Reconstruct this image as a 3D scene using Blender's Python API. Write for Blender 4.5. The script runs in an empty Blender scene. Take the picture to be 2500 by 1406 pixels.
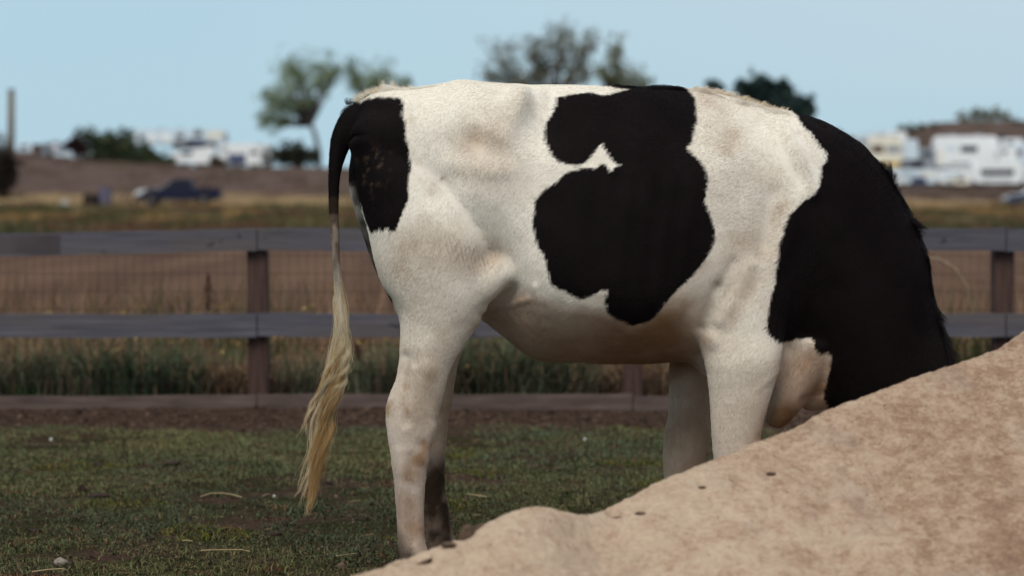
import bpy, math, random
import numpy as np
from mathutils import Vector

random.seed(7)
rng = np.random.default_rng(11)
sc = bpy.context.scene
col = sc.collection
R = math.radians

# ------------------------------------------------------------------ camera, sky, sun, exposure
EYE = 1.11
FPX, CX, HY = 6400.0, 1250.0, 511.0          # focal length, centre column and eye line in photo pixels
cam_d = bpy.data.cameras.new('camera')
cam = bpy.data.objects.new('camera', cam_d)
col.objects.link(cam)
cam.location = (0, 0, EYE)
cam.rotation_euler = (R(90), 0, 0)
cam_d.sensor_width = 36
cam_d.lens = FPX / 2500 * 36
cam_d.shift_y = -(703 - HY) / 2500
cam_d.clip_end = 6000
cam_d.dof.use_dof = True
cam_d.dof.focus_distance = 7.78
cam_d.dof.aperture_fstop = 3.0
sc.camera = cam

SUN_EL, SUN_AZ = R(53), R(201)      # azimuth measured from +Y clockwise: behind the camera, a little to its left
w = bpy.data.worlds.new('World')
sc.world = w
w.use_nodes = True
nt = w.node_tree
nt.nodes.clear()
wo = nt.nodes.new('ShaderNodeOutputWorld')
bg = nt.nodes.new('ShaderNodeBackground')
sky = nt.nodes.new('ShaderNodeTexSky')
sky.sky_type = 'NISHITA'
sky.sun_disc = False
sky.sun_elevation = SUN_EL
sky.sun_rotation = SUN_AZ
sky.air_density = 1.0
sky.dust_density = 1.0
sky.ozone_density = 2.0
veil = nt.nodes.new('ShaderNodeMix')        # thin high cloud over the blue
veil.data_type = 'RGBA'
tc = nt.nodes.new('ShaderNodeTexCoord')
mp = nt.nodes.new('ShaderNodeMapping')
mp.inputs['Scale'].default_value = (1.2, 1.2, 4.0)
cn = nt.nodes.new('ShaderNodeTexNoise')
cn.inputs['Scale'].default_value = 1.6
cn.inputs['Detail'].default_value = 4
cr = nt.nodes.new('ShaderNodeMapRange')
cr.inputs['From Min'].default_value = 0.35
cr.inputs['From Max'].default_value = 0.7
cr.inputs['To Min'].default_value = 0.86
cr.inputs['To Max'].default_value = 0.97
nt.links.new(tc.outputs['Generated'], mp.inputs['Vector'])
nt.links.new(mp.outputs['Vector'], cn.inputs['Vector'])
nt.links.new(cn.outputs['Fac'], cr.inputs['Value'])
nt.links.new(cr.outputs['Result'], veil.inputs['Factor'])
nt.links.new(sky.outputs['Color'], veil.inputs['A'])
sp_ = nt.nodes.new('ShaderNodeSeparateXYZ')
vr = nt.nodes.new('ShaderNodeValToRGB')
vr.color_ramp.elements[0].position = 0.0
vr.color_ramp.elements[0].color = (0.445, 0.655, 0.775, 1)
vr.color_ramp.elements[1].position = 0.16
vr.color_ramp.elements[1].color = (0.46, 0.645, 0.765, 1)
e3 = vr.color_ramp.elements.new(0.55)
e3.color = (0.62, 0.64, 0.66, 1)  # unseen upper sky made whiter to warm the shadows
sc_ = nt.nodes.new('ShaderNodeMix')
sc_.data_type = 'RGBA'; sc_.blend_type = 'MULTIPLY'
sc_.inputs['Factor'].default_value = 1.0
sc_.inputs['B'].default_value = (9.45, 9.45, 9.45, 1)
nt.links.new(tc.outputs['Generated'], sp_.inputs[0])
nt.links.new(sp_.outputs['Z'], vr.inputs['Fac'])
nt.links.new(vr.outputs['Color'], sc_.inputs['A'])
pk = nt.nodes.new('ShaderNodeMix')
pk.data_type = 'RGBA'
pk.inputs['B'].default_value = (6.0, 6.6, 7.2, 1)
m1 = nt.nodes.new('ShaderNodeMapRange'); m1.inputs['From Min'].default_value = -0.12; m1.inputs['From Max'].default_value = 0.25
m2 = nt.nodes.new('ShaderNodeMapRange'); m2.inputs['From Min'].default_value = 0.02; m2.inputs['From Max'].default_value = 0.13
mm_ = nt.nodes.new('ShaderNodeMath'); mm_.operation = 'MULTIPLY'
nt.links.new(sp_.outputs['X'], m1.inputs['Value']); nt.links.new(sp_.outputs['Z'], m2.inputs['Value'])
nt.links.new(m1.outputs['Result'], mm_.inputs[0]); nt.links.new(m2.outputs['Result'], mm_.inputs[1])
nt.links.new(mm_.outputs[0], pk.inputs['Factor'])
nt.links.new(sc_.outputs['Result'], pk.inputs['A'])
nt.links.new(pk.outputs['Result'], veil.inputs['B'])
nt.links.new(veil.outputs['Result'], bg.inputs['Color'])
bg.inputs['Strength'].default_value = 0.1
nt.links.new(bg.outputs['Background'], wo.inputs['Surface'])

sun_d = bpy.data.lights.new('sun', 'SUN')
sun_d.energy = 2.4
sun_d.angle = R(32)
sun_d.color = (1.0, 0.92, 0.81)
sun = bpy.data.objects.new('sun', sun_d)
col.objects.link(sun)
sdir = Vector((math.sin(SUN_AZ) * math.cos(SUN_EL), math.cos(SUN_AZ) * math.cos(SUN_EL), math.sin(SUN_EL)))
sun.rotation_euler = sdir.to_track_quat('Z', 'Y').to_euler()

sc.view_settings.view_transform = 'Standard'
sc.view_settings.look = 'None'
sc.view_settings.exposure = 0.08
sc.view_settings.gamma = 1.0
sc.view_settings.use_curve_mapping = False
sc.render.engine = 'CYCLES'
sc.cycles.max_bounces = 6
sc.cycles.use_denoising = True

# ------------------------------------------------------------------ helpers
def W(px, py, d):
    """the place at distance d that lies where the photograph shows it"""
    return np.array([(px - CX) / FPX * d, d, EYE - (py - HY) / FPX * d])

def fade(t):
    return t * t * (3 - 2 * t)

def vnoise(p, scale=1.0, seed=0):
    """value noise, p (n,3) -> (n,) in 0..1"""
    q = np.asarray(p, dtype=np.float64) * scale + 100.0 + seed * 17.31
    i = np.floor(q).astype(np.int64)
    f = fade(q - i)
    out = np.zeros(len(q))
    for dx in (0, 1):
        for dy in (0, 1):
            for dz in (0, 1):
                h = (i[:, 0] + dx) * 73856093 ^ (i[:, 1] + dy) * 19349663 ^ (i[:, 2] + dz) * 83492791 ^ (seed * 2654435761 & 0xffffffff)
                h = (h ^ (h >> 13)) * 1274126177
                h = (h ^ (h >> 16)) & 0xffff
                wgt = (f[:, 0] if dx else 1 - f[:, 0]) * (f[:, 1] if dy else 1 - f[:, 1]) * (f[:, 2] if dz else 1 - f[:, 2])
                out += wgt * h / 65535.0
    return out

def fbm(p, scale=1.0, seed=0, octaves=3):
    s, a, t = 0, 1.0, 0
    for o in range(octaves):
        s = s + a * vnoise(p, scale * 2 ** o, seed + o)
        t += a
        a *= 0.5
    return s / t

def mesh_np(name, V, F=None, quads=None, tris=None):
    """fast mesh from arrays; quads/tris are int arrays"""
    me = bpy.data.meshes.new(name)
    if F is not None:
        me.from_pydata([tuple(v) for v in V], [], [tuple(f) for f in F])
        me.update()
        return me
    V = np.asarray(V, dtype=np.float32)
    loops, starts, totals = [], [], []
    n = 0
    if quads is not None and len(quads):
        q = np.asarray(quads, dtype=np.int32)
        loops.append(q.ravel()); starts.append(n + 4 * np.arange(len(q))); totals.append(np.full(len(q), 4)); n += 4 * len(q)
    if tris is not None and len(tris):
        t = np.asarray(tris, dtype=np.int32)
        loops.append(t.ravel()); starts.append(n + 3 * np.arange(len(t))); totals.append(np.full(len(t), 3)); n += 3 * len(t)
    loops = np.concatenate(loops); starts = np.concatenate(starts); totals = np.concatenate(totals)
    me.vertices.add(len(V)); me.vertices.foreach_set('co', V.ravel())
    me.loops.add(len(loops)); me.loops.foreach_set('vertex_index', loops.astype(np.int32))
    me.polygons.add(len(starts)); me.polygons.foreach_set('loop_start', starts.astype(np.int32))
    me.polygons.foreach_set('loop_total', totals.astype(np.int32))
    me.update(calc_edges=True)
    me.validate()
    return me

def link(name, data, mat=None, parent=None, loc=None, smooth=False, **tags):
    o = bpy.data.objects.new(name, data)
    col.objects.link(o)
    if mat is not None:
        data.materials.append(mat)
    if parent is not None:
        o.parent = parent
    if loc is not None:
        o.location = loc
    if smooth:
        data.polygons.foreach_set('use_smooth', [True] * len(data.polygons))
    for k, v in tags.items():
        o[k] = v
    return o

def thing(name, label, cat, loc=(0, 0, 0), rz=0, group=None):
    o = bpy.data.objects.new(name, None)
    col.objects.link(o)
    o.location = loc
    o.rotation_euler = (0, 0, rz)
    o['label'] = label
    o['category'] = cat
    if group:
        o['group'] = group
    return o

def color_attr(me, name, C):
    C = np.asarray(C, dtype=np.float32)
    if C.shape[1] == 3:
        C = np.concatenate([C, np.ones((len(C), 1), np.float32)], 1)
    a = me.attributes.new(name, 'FLOAT_COLOR', 'POINT')
    a.data.foreach_set('color', C.ravel())

# ---- materials
class NT:
    def __init__(self, name):
        self.m = bpy.data.materials.new(name)
        self.m.use_nodes = True
        self.t = self.m.node_tree
        self.b = self.t.nodes['Principled BSDF']
        self.b.inputs['Specular IOR Level'].default_value = 0.25
    def n(self, typ, **kw):
        x = self.t.nodes.new(typ)
        for k, v in kw.items():
            if k in x.inputs.keys():
                x.inputs[k].default_value = v
            else:
                setattr(x, k, v)
        return x
    def l(self, a, b):
        self.t.links.new(a, b)
    def coords(self, scale=(1, 1, 1), kind='Object'):
        t = self.n('ShaderNodeTexCoord')
        m = self.n('ShaderNodeMapping')
        m.inputs['Scale'].default_value = scale
        self.l(t.outputs[kind], m.inputs['Vector'])
        return m.outputs['Vector']
    def noise(self, vec, scale, detail=4, rough=0.55, dist=0.0):
        x = self.n('ShaderNodeTexNoise')
        x.inputs['Scale'].default_value = scale
        x.inputs['Detail'].default_value = detail
        x.inputs['Roughness'].default_value = rough
        x.inputs['Distortion'].default_value = dist
        self.l(vec, x.inputs['Vector'])
        return x.outputs['Fac']
    def ramp(self, fac, stops):
        r = self.n('ShaderNodeValToRGB')
        e = r.color_ramp.elements
        while len(e) < len(stops):
            e.new(0.5)
        for k, (p, c) in enumerate(stops):
            e[k].position = p
            e[k].color = (c[0], c[1], c[2], 1)
        self.l(fac, r.inputs['Fac'])
        return r.outputs['Color']
    def mix(self, fac, a, b, blend='MIX'):
        x = self.n('ShaderNodeMix')
        x.data_type = 'RGBA'
        x.blend_type = blend
        if isinstance(fac, float):
            x.inputs['Factor'].default_value = fac
        else:
            self.l(fac, x.inputs['Factor'])
        for s, v in (('A', a), ('B', b)):
            if isinstance(v, tuple):
                x.inputs[s].default_value = (v[0], v[1], v[2], 1)
            else:
                self.l(v, x.inputs[s])
        return x.outputs['Result']
    def math(self, op, a, b=0.0, clamp=False):
        x = self.n('ShaderNodeMath')
        x.operation = op
        x.use_clamp = clamp
        for k, v in ((0, a), (1, b)):
            if isinstance(v, (int, float)):
                x.inputs[k].default_value = v
            else:
                self.l(v, x.inputs[k])
        return x.outputs[0]
    def rng(self, v, a, b, c=0.0, d=1.0):
        x = self.n('ShaderNodeMapRange')
        x.interpolation_type = 'SMOOTHSTEP'
        for k, q in (('From Min', a), ('From Max', b), ('To Min', c), ('To Max', d)):
            x.inputs[k].default_value = q
        self.l(v, x.inputs['Value'])
        return x.outputs['Result']
    def bump(self, h, strength=0.3, dist=0.01):
        x = self.n('ShaderNodeBump')
        x.inputs['Strength'].default_value = strength
        x.inputs['Distance'].default_value = dist
        self.l(h, x.inputs['Height'])
        self.l(x.outputs['Normal'], self.b.inputs['Normal'])
    def attr(self, name, out='Color'):
        x = self.n('ShaderNodeAttribute')
        x.attribute_name = name
        return x.outputs[out]
    def out(self, c, rough=0.8):
        if isinstance(c, tuple):
            self.b.inputs['Base Color'].default_value = (c[0], c[1], c[2], 1)
        else:
            self.l(c, self.b.inputs['Base Color'])
        self.b.inputs['Roughness'].default_value = rough
        return self.m

def simple(name, c, rough=0.6, metal=0.0, var=0.25, scale=3.0):
    t = NT(name)
    n = t.noise(t.coords(), scale, 5)
    lo = tuple(v * (1 - var) for v in c)
    hi = tuple(min(1, v * (1 + var)) for v in c)
    t.b.inputs['Metallic'].default_value = metal
    return t.out(t.ramp(n, [(0.3, lo), (0.7, hi)]), rough)

def attr_mat(name, rough=0.8, spec=0.04, transl=0.0):
    t = NT(name)
    t.b.inputs['Specular IOR Level'].default_value = spec
    return t.out(t.attr('col'), rough)

# ------------------------------------------------------------------ terrain
def bank_top(x):
    """height of the brown bank's top at 232 m, by sideways position"""
    px = x / 232 * FPX + CX
    py = np.interp(px, [-2000, 30, 216, 470, 720, 1700, 2050, 2150, 2600, 5000], [355, 370, 394, 407, 408, 425, 450, 456, 458, 460])
    return EYE + (HY - py) / FPX * 232

def ground_z(x, y):
    x = np.asarray(x, float); y = np.asarray(y, float)
    z = np.interp(y, [-50, 45, 100, 168], [0, 0, 0.42, 1.30])
    t = fade(np.clip((y - 170) / 60, 0, 1))
    z = z + t * (bank_top(x) - 1.30)
    # low hill behind the yard on the right
    hx = (x - 60) / 9.0
    z = z + 10.2 * np.exp(-np.clip(hx, -9, 0) ** 2) * fade(np.clip((y - 290) / 70, 0, 1))
    p = np.stack([np.ravel(x), np.ravel(y), np.zeros(x.size)], 1)
    n = (fbm(p, 0.9, 3, 3) - 0.5).reshape(x.shape)
    n2 = (fbm(p, 6.0, 5, 3) - 0.5).reshape(x.shape)
    near = np.clip((60 - y) / 40, 0, 1)
    strip = np.exp(-((y - 13.9) / 0.55) ** 2)
    z = z + n * 0.05 * near + n2 * (0.018 + 0.035 * strip) * near * (y < 15.5)
    n3 = (fbm(p, 0.09, 8, 3) - 0.5).reshape(x.shape)
    z = z + n3 * 0.9 * np.clip((y - 170) / 60, 0, 1)
    return z

ys = np.concatenate([np.linspace(-6, 5, 12), np.linspace(5.4, 16, 190), np.geomspace(16.3, 700, 150), np.geomspace(760, 5000, 12)])
us = np.concatenate([np.linspace(-1, -0.28, 10)[:-1], np.linspace(-0.28, 0.28, 150), np.linspace(0.28, 1, 10)[1:]])
YY, UU = np.meshgrid(ys, us, indexing='ij')
XX = UU * (12 + np.abs(YY) * 1.15)
ZZ = ground_z(XX, YY)
nu = len(us)
V = np.stack([XX.ravel(), YY.ravel(), ZZ.ravel()], 1)
ii = (np.arange(len(ys) - 1)[:, None] * nu + np.arange(nu - 1)[None, :]).ravel()
me = mesh_np('ground', V, quads=np.stack([ii, ii + 1, ii + nu + 1, ii + nu], 1))

t = NT('earth_and_field')
t.b.inputs['Specular IOR Level'].default_value = 0.0
co = t.coords()
sep = t.n('ShaderNodeSeparateXYZ'); t.l(co, sep.inputs[0])
yy = sep.outputs['Y']
nb = t.noise(co, 2.2, 5, 0.6)
nf = t.noise(co, 38, 5, 0.65)
dirt = t.ramp(nf, [(0.3, (0.028, 0.018, 0.014)), (0.55, (0.056, 0.037, 0.029)), (0.8, (0.12, 0.082, 0.063))])
green = t.ramp(nf, [(0.3, (0.018, 0.018, 0.010)), (0.6, (0.035, 0.034, 0.017)), (0.8, (0.055, 0.048, 0.025))])
gmask = t.rng(nb, 0.38, 0.56)
strip = t.rng(t.math('ADD', yy, t.math('MULTIPLY', nb, 0.5)), 13.0, 13.35)
pad = t.mix(t.math('MULTIPLY', gmask, t.math('SUBTRACT', 1.0, strip)), dirt, green)
# field beyond the fence
cs = t.coords((0.16, 0.09, 0.1))
fn = t.noise(cs, 1.0, 6, 0.62)
cs2 = t.coords((0.5, 0.03, 0.1))
fn2 = t.noise(cs2, 1.3, 5, 0.6)
brown = t.ramp(fn2, [(0.3, (0.075, 0.048, 0.038)), (0.7, (0.15, 0.098, 0.072))])
olive = t.ramp(fn, [(0.32, (0.036, 0.040, 0.024)), (0.48, (0.07, 0.062, 0.038)), (0.62, (0.12, 0.085, 0.048)), (0.8, (0.05, 0.04, 0.025))])
straw = t.ramp(fn, [(0.3, (0.13, 0.10, 0.05)), (0.5, (0.24, 0.175, 0.10)), (0.75, (0.15, 0.09, 0.055))])
bank = t.ramp(fn, [(0.3, (0.060, 0.044, 0.038)), (0.5, (0.105, 0.076, 0.068)), (0.62, (0.075, 0.058, 0.045)), (0.8, (0.095, 0.080, 0.052))])
wob = t.math('ADD', yy, t.math('MULTIPLY', t.math('SUBTRACT', fn, 0.5), 70.0))
c1 = t.mix(t.rng(yy, 14.6, 15.0), pad, brown)
c2 = t.mix(t.rng(wob, 72, 84), c1, olive)
c3 = t.mix(t.rng(wob, 150, 160), c2, straw)
c4 = t.mix(t.rng(t.math('ADD', yy, t.math('MULTIPLY', t.math('SUBTRACT', fn, 0.5), 20.0)), 186, 193), c3, bank)
t.bump(nf, 0.9, 0.02)
m_ground = t.out(c4, 0.95)
link('ground', me, m_ground, smooth=True, kind='structure')

# ------------------------------------------------------------------ blades, leaves
def blades(name, P, L, Wd, C, mat, lean=0.5, curl=0.5, parent=None, ztilt=None, **tags):
    """n bent blades; P roots (n,3), L length, Wd width, C colours (n,3)"""
    n = len(P)
    a = rng.uniform(0, 2 * np.pi, n)
    side = np.stack([np.cos(a), np.sin(a), np.zeros(n)], 1)
    b = rng.uniform(0, 2 * np.pi, n)
    ln = rng.uniform(0.05, 1, n)[:, None] * lean
    dirv = np.stack([np.cos(b), np.sin(b), np.zeros(n)], 1) * ln
    up = np.zeros((n, 3)); up[:, 2] = 1
    L = L[:, None]; Wd = Wd[:, None]
    mid = P + L * 0.55 * (up * (1 - 0.3 * ln) + dirv * 0.7)
    tip = P + L * (up * (1 - curl * ln) + dirv * (1 + curl))
    V = np.stack([P - side * Wd * 0.5, P + side * Wd * 0.5, mid - side * Wd * 0.42, mid + side * Wd * 0.42, tip], 1).reshape(-1, 3)
    k = np.arange(n) * 5
    me = mesh_np(name, V, quads=np.stack([k, k + 1, k + 3, k + 2], 1), tris=np.stack([k + 2, k + 3, k + 4], 1))
    color_attr(me, 'col', np.repeat(C, 5, 0))
    return link(name, me, mat, parent, **tags)

def leaf_quads(P, size, asp=0.55, flat=0.0):
    """n randomly turned leaf quads -> V, quads"""
    n = len(P)
    a = rng.normal(size=(n, 3)); a /= np.linalg.norm(a, axis=1)[:, None]
    b = rng.normal(size=(n, 3)); b[:, 2] *= (1 - flat)
    b = np.cross(a, b); b /= np.linalg.norm(b, axis=1)[:, None] + 1e-9
    s = size[:, None]
    V = np.stack([P - a * s, P - b * s * asp, P + a * s, P + b * s * asp], 1).reshape(-1, 3)
    k = np.arange(n) * 4
    return V, np.stack([k, k + 1, k + 2, k + 3], 1)

m_blade = attr_mat('grass_blade', 0.75)
m_leaf = attr_mat('leaf', 0.7)

def mixc(a, b, f):
    return np.asarray(a)[None, :] * (1 - f[:, None]) + np.asarray(b)[None, :] * f[:, None]

# paddock grass: short, trodden, with bare patches
def scatter_grass(n, x0, x1, y0, y1, thr):
    x = rng.uniform(x0, x1, n); y = y0 + (y1 - y0) * rng.random(n)
    keep = np.abs(x) < 0.24 * y + 0.5
    x, y = x[keep], y[keep]
    p = np.stack([x, y, np.zeros(len(x))], 1)
    d = fbm(p, 1.7, 21, 4) * 0.6 + fbm(p, 7.0, 25, 3) * 0.4
    edge = np.clip((13.35 + (vnoise(p, 3.0, 4) - 0.5) * 0.5 - y) / 0.15, 0, 1)
    keep = (d + rng.normal(0, 0.035, len(x)) > thr) & (rng.random(len(x)) < edge)
    p = p[keep]; d = d[keep]
    p[:, 2] = ground_z(p[:, 0], p[:, 1]) - 0.003
    return p, d

P1, D1 = scatter_grass(420000, -4.2, 4.2, 6.6, 13.5, 0.435)
f = np.clip(fbm(P1, 0.9, 31, 3) * 2.2 - 0.6, 0, 1)
C = mixc((0.048, 0.070, 0.044), (0.104, 0.106, 0.048), f)
far = np.clip((P1[:, 1] - 9.5) / 3, 0, 1)
C = C * (0.9 + 0.35 * far[:, None])
r = rng.random(len(P1))
dry = (r < 0.10) | (vnoise(P1, 9, 44) > 0.83)
C[dry] = mixc((0.15, 0.095, 0.052), (0.07, 0.035, 0.02), rng.random(dry.sum()))
yel = (vnoise(P1, 2.4, 47) > 0.74) & (r > 0.6)
C[yel] = np.array([0.10, 0.10, 0.014])
C *= rng.uniform(0.55, 1.5, (len(P1), 1))
Lg = rng.uniform(0.010, 0.030, len(P1)) * (0.6 + 0.9 * vnoise(P1, 5, 61))
blades('grass', P1, Lg, rng.uniform(0.0025, 0.0060, len(P1)), C, m_blade, lean=1.5, curl=0.6, kind='stuff')

# crumbs of earth on the bare strip under the fence and between the grass
def lumps(name, P, S, C, mat, **tags):
    base = np.array([[1, 0, 0], [-1, 0, 0], [0, 1, 0], [0, -1, 0], [0, 0, 1], [0, 0, -1]], float)
    tri = np.array([[0, 2, 4], [2, 1, 4], [1, 3, 4], [3, 0, 4], [2, 0, 5], [1, 2, 5], [3, 1, 5], [0, 3, 5]])
    n = len(P)
    V = base[None] * S[:, None, None] * rng.uniform(0.5, 1.3, (n, 6, 1)) * np.array([1.2, 1.0, 0.6])
    a = rng.uniform(0, 6.28, n); ca, sa = np.cos(a)[:, None], np.sin(a)[:, None]
    V = np.stack([V[..., 0] * ca - V[..., 1] * sa, V[..., 0] * sa + V[..., 1] * ca, V[..., 2]], 2) + P[:, None, :]
    T = tri[None] + (np.arange(n) * 6)[:, None, None]
    me = mesh_np(name, V.reshape(-1, 3), tris=T.reshape(-1, 3))
    color_attr(me, 'col', np.repeat(C, 6, 0))
    return link(name, me, mat, **tags)

m_crumb = attr_mat('earth_crumb', 0.95)
n = 26000
y = np.where(rng.random(n) < 0.3, rng.uniform(7, 13.4, n), rng.normal(13.85, 0.35, n))
y = np.clip(y, 6.8, 14.42)
x = rng.uniform(-1, 1, n) * (0.24 * y + 0.5)
P = np.stack([x, y, np.zeros(n)], 1); P[:, 2] = ground_z(x, y)
S = rng.uniform(0.003, 0.011, n) * np.where(rng.random(n) < 0.06, 2.2, 1)
C = mixc((0.020, 0.013, 0.010), (0.13, 0.088, 0.066), rng.random(n) ** 2)
lumps('dirt', P, S, C, m_crumb, kind='stuff')

# dry litter: short bits of straw lying about, too many to count
n = 800
y = rng.uniform(7, 14.2, n); x = rng.uniform(-1, 1, n) * (0.24 * y + 0.4)
P = np.stack([x, y, ground_z(x, y) + 0.008], 1)
a = rng.uniform(0, 6.28, n); L = rng.uniform(0.01, 0.05, n)
dv = np.stack([np.cos(a), np.sin(a), rng.uniform(-0.15, 0.3, n)], 1) * L[:, None]
sd_ = np.stack([-np.sin(a), np.cos(a), np.ones(n) * 0.6], 1) * 0.0012
V = np.stack([P - sd_, P + dv - sd_, P + dv + sd_, P + sd_], 1).reshape(-1, 3)
k = np.arange(n) * 4
me = mesh_np('litter', V, quads=np.stack([k, k + 1, k + 2, k + 3], 1))
color_attr(me, 'col', np.repeat(mixc((0.22, 0.16, 0.09), (0.10, 0.055, 0.032), rng.random(n)), 4, 0))
link('litter', me, m_crumb, kind='stuff')

# weeds just beyond the fence
n = 46000
y = 14.85 + rng.gamma(1.6, 0.55, n); y = np.minimum(y, 18.5)
x = rng.uniform(-1, 1, n) * (0.23 * y + 0.6)
P = np.stack([x, y, np.zeros(n)], 1)
dens = fbm(P, 0.8, 71, 3)
P[:, 2] = ground_z(x, y) - 0.01
hgt = (0.16 + 0.32 * np.clip(dens * 2 - 0.45, 0.1, 1)) * rng.uniform(0.45, 1.1, n)
f = np.clip(fbm(P, 1.6, 75, 3) * 2.4 - 0.75, 0, 1)
C = mixc((0.075, 0.105, 0.060), (0.19, 0.185, 0.115), f) * rng.uniform(0.5, 1.5, (n, 1))
dryz = (vnoise(P, 2.3, 79) > 0.60) | (rng.random(n) < 0.20)
C[dryz] = mixc((0.30, 0.21, 0.13), (0.15, 0.09, 0.06), rng.random(dryz.sum()))
blades('weeds', P, hgt, rng.uniform(0.006, 0.02, n), C, m_leaf, lean=0.8, curl=0.6, kind='stuff')

# tall dry stalks, a brown screen behind the upper gap of the fence
n = 9000
y = 15.3 + rng.gamma(1.8, 2.2, n); y = np.minimum(y, 34)
x = rng.uniform(-1, 1, n) * (0.22 * y + 0.6)
P = np.stack([x, y, np.zeros(n)], 1)
cl = fbm(P, 0.7, 91, 3)
keep = cl + rng.normal(0, .06, n) > 0.40
P = P[keep]; n = len(P)
P[:, 2] = ground_z(P[:, 0], P[:, 1]) - 0.01
C = mixc((0.15, 0.085, 0.058), (0.27, 0.18, 0.12), rng.random(n)) * rng.uniform(0.55, 1.2, (n, 1))
gr = vnoise(P, 0.8, 95) > 0.70
C[gr] = np.array([0.055, 0.065, 0.028])
H = rng.uniform(0.30, 0.85, n)
blades('dry_grass', P, H, rng.uniform(0.004, 0.011, n), C, m_leaf, lean=0.28, curl=0.5, kind='stuff')
# seed heads and rusty flowers along the top of the weeds
n = 2600
y = rng.uniform(14.9, 17.5, n); x = rng.uniform(-1, 1, n) * (0.23 * y + 0.5)
P = np.stack([x, y, np.zeros(n)], 1)
m = fbm(P, 1.5, 99, 2)
P[:, 2] = ground_z(x, y) + 0.36 + (m - 0.5) * 0.35 + rng.normal(0, .05, n)
V, Q = leaf_quads(P, rng.uniform(0.006, 0.018, n), 0.7)
me = mesh_np('seed_heads', V, quads=Q)
color_attr(me, 'col', np.repeat(mixc((0.26, 0.13, 0.05), (0.33, 0.25, 0.09), rng.random(n)) * rng.uniform(.5, 1.2, (n, 1)), 4, 0))
link('seed_heads', me, m_leaf, kind='stuff')

# coarse weeds and tufts out over the field and on the bank
n = 90000
y = np.concatenate([rng.uniform(62, 168, n // 3 * 2), rng.uniform(165, 232, n - n // 3 * 2)])
x = rng.uniform(-1, 1, n) * (0.21 * y + 1)
pc = np.stack([x, y * .22, 0 * y], 1)
m1 = fbm(pc, 0.55, 401, 4)
keep = m1 + rng.normal(0, .05, n) > np.where(y < 165, .44, .56)
P = np.stack([x, y, 0 * y], 1)[keep]; pc = pc[keep]; n = len(P)
P[:, 2] = ground_z(P[:, 0], P[:, 1]) - .03
sel = fbm(pc, 0.35, 411, 3)
C = mixc((0.035, 0.050, 0.022), (0.085, 0.080, 0.035), np.clip((sel - .3) * 3, 0, 1))
u = rng.random(n)
b_ = vnoise(pc, .5, 421) > .52
C[b_] = mixc((0.13, 0.075, 0.045), (0.08, 0.05, 0.032), u[b_])
b_ = (vnoise(pc, .4, 431) > .66) & (P[:, 1] > 110)
C[b_] = mixc((0.28, 0.19, 0.08), (0.17, 0.10, 0.045), u[b_])
b_ = P[:, 1] > 176
C[b_] = mixc((0.10, 0.062, 0.052), (0.055, 0.040, 0.030), u[b_])
sz = np.where(P[:, 1] < 165, 1.0, 1.3)
blades('field_weeds', P, rng.uniform(.14, .42, n) * sz, rng.uniform(.03, .09, n), C * rng.uniform(.6, 1.4, (n, 1)), m_leaf, lean=.9, curl=.5, kind='stuff')

# ------------------------------------------------------------------ small meshes
def box_vf(x0, x1, y0, y1, z0, z1, bev=0.0):
    if bev <= 0:
        V = [(x0, y0, z0), (x1, y0, z0), (x1, y1, z0), (x0, y1, z0), (x0, y0, z1), (x1, y0, z1), (x1, y1, z1), (x0, y1, z1)]
        F = [(0, 3, 2, 1), (4, 5, 6, 7), (0, 1, 5, 4), (1, 2, 6, 5), (2, 3, 7, 6), (3, 0, 4, 7)]
        return V, F
    b = bev
    import itertools
    V = []
    idx = {}
    for sx, sy, sz in itertools.product((0, 1), repeat=3):
        X, Y, Z = (x0, x1)[sx], (y0, y1)[sy], (z0, z1)[sz]
        ix, iy, iz = (X + b, X - b)[sx], (Y + b, Y - b)[sy], (Z + b, Z - b)[sz]
        for ax, v in enumerate(((X, iy, iz), (ix, Y, iz), (ix, iy, Z))):
            idx[(sx, sy, sz, ax)] = len(V)
            V.append(v)
    F = []
    for ax in range(3):
        o = [k for k in range(3) if k != ax]
        for s in (0, 1):
            ring = []
            for a_, b_ in ((0, 0), (1, 0), (1, 1), (0, 1)):
                key = [0, 0, 0]; key[ax] = s; key[o[0]] = a_; key[o[1]] = b_
                ring.append(idx[tuple(key) + (ax,)])
            F.append(tuple(ring))
    for ax in range(3):            # edges along ax
        o = [k for k in range(3) if k != ax]
        for a_, b_ in itertools.product((0, 1), repeat=2):
            k0 = [0, 0, 0]; k1 = [0, 0, 0]
            k0[o[0]] = k1[o[0]] = a_; k0[o[1]] = k1[o[1]] = b_; k1[ax] = 1
            F.append((idx[tuple(k0) + (o[0],)], idx[tuple(k1) + (o[0],)], idx[tuple(k1) + (o[1],)], idx[tuple(k0) + (o[1],)]))
    for s in itertools.product((0, 1), repeat=3):
        F.append(tuple(idx[s + (ax,)] for ax in range(3)))
    return V, F

def fix_normals(me):
    import bmesh
    bm = bmesh.new(); bm.from_mesh(me)
    bmesh.ops.recalc_face_normals(bm, faces=bm.faces)
    bm.to_mesh(me); bm.free()

def box(name, x0, x1, y0, y1, z0, z1, mat, parent=None, bev=0.0, **tags):
    V, F = box_vf(x0, x1, y0, y1, z0, z1, bev)
    me = mesh_np(name, V, F)
    fix_normals(me)
    return link(name, me, mat, parent, **tags)

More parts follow.
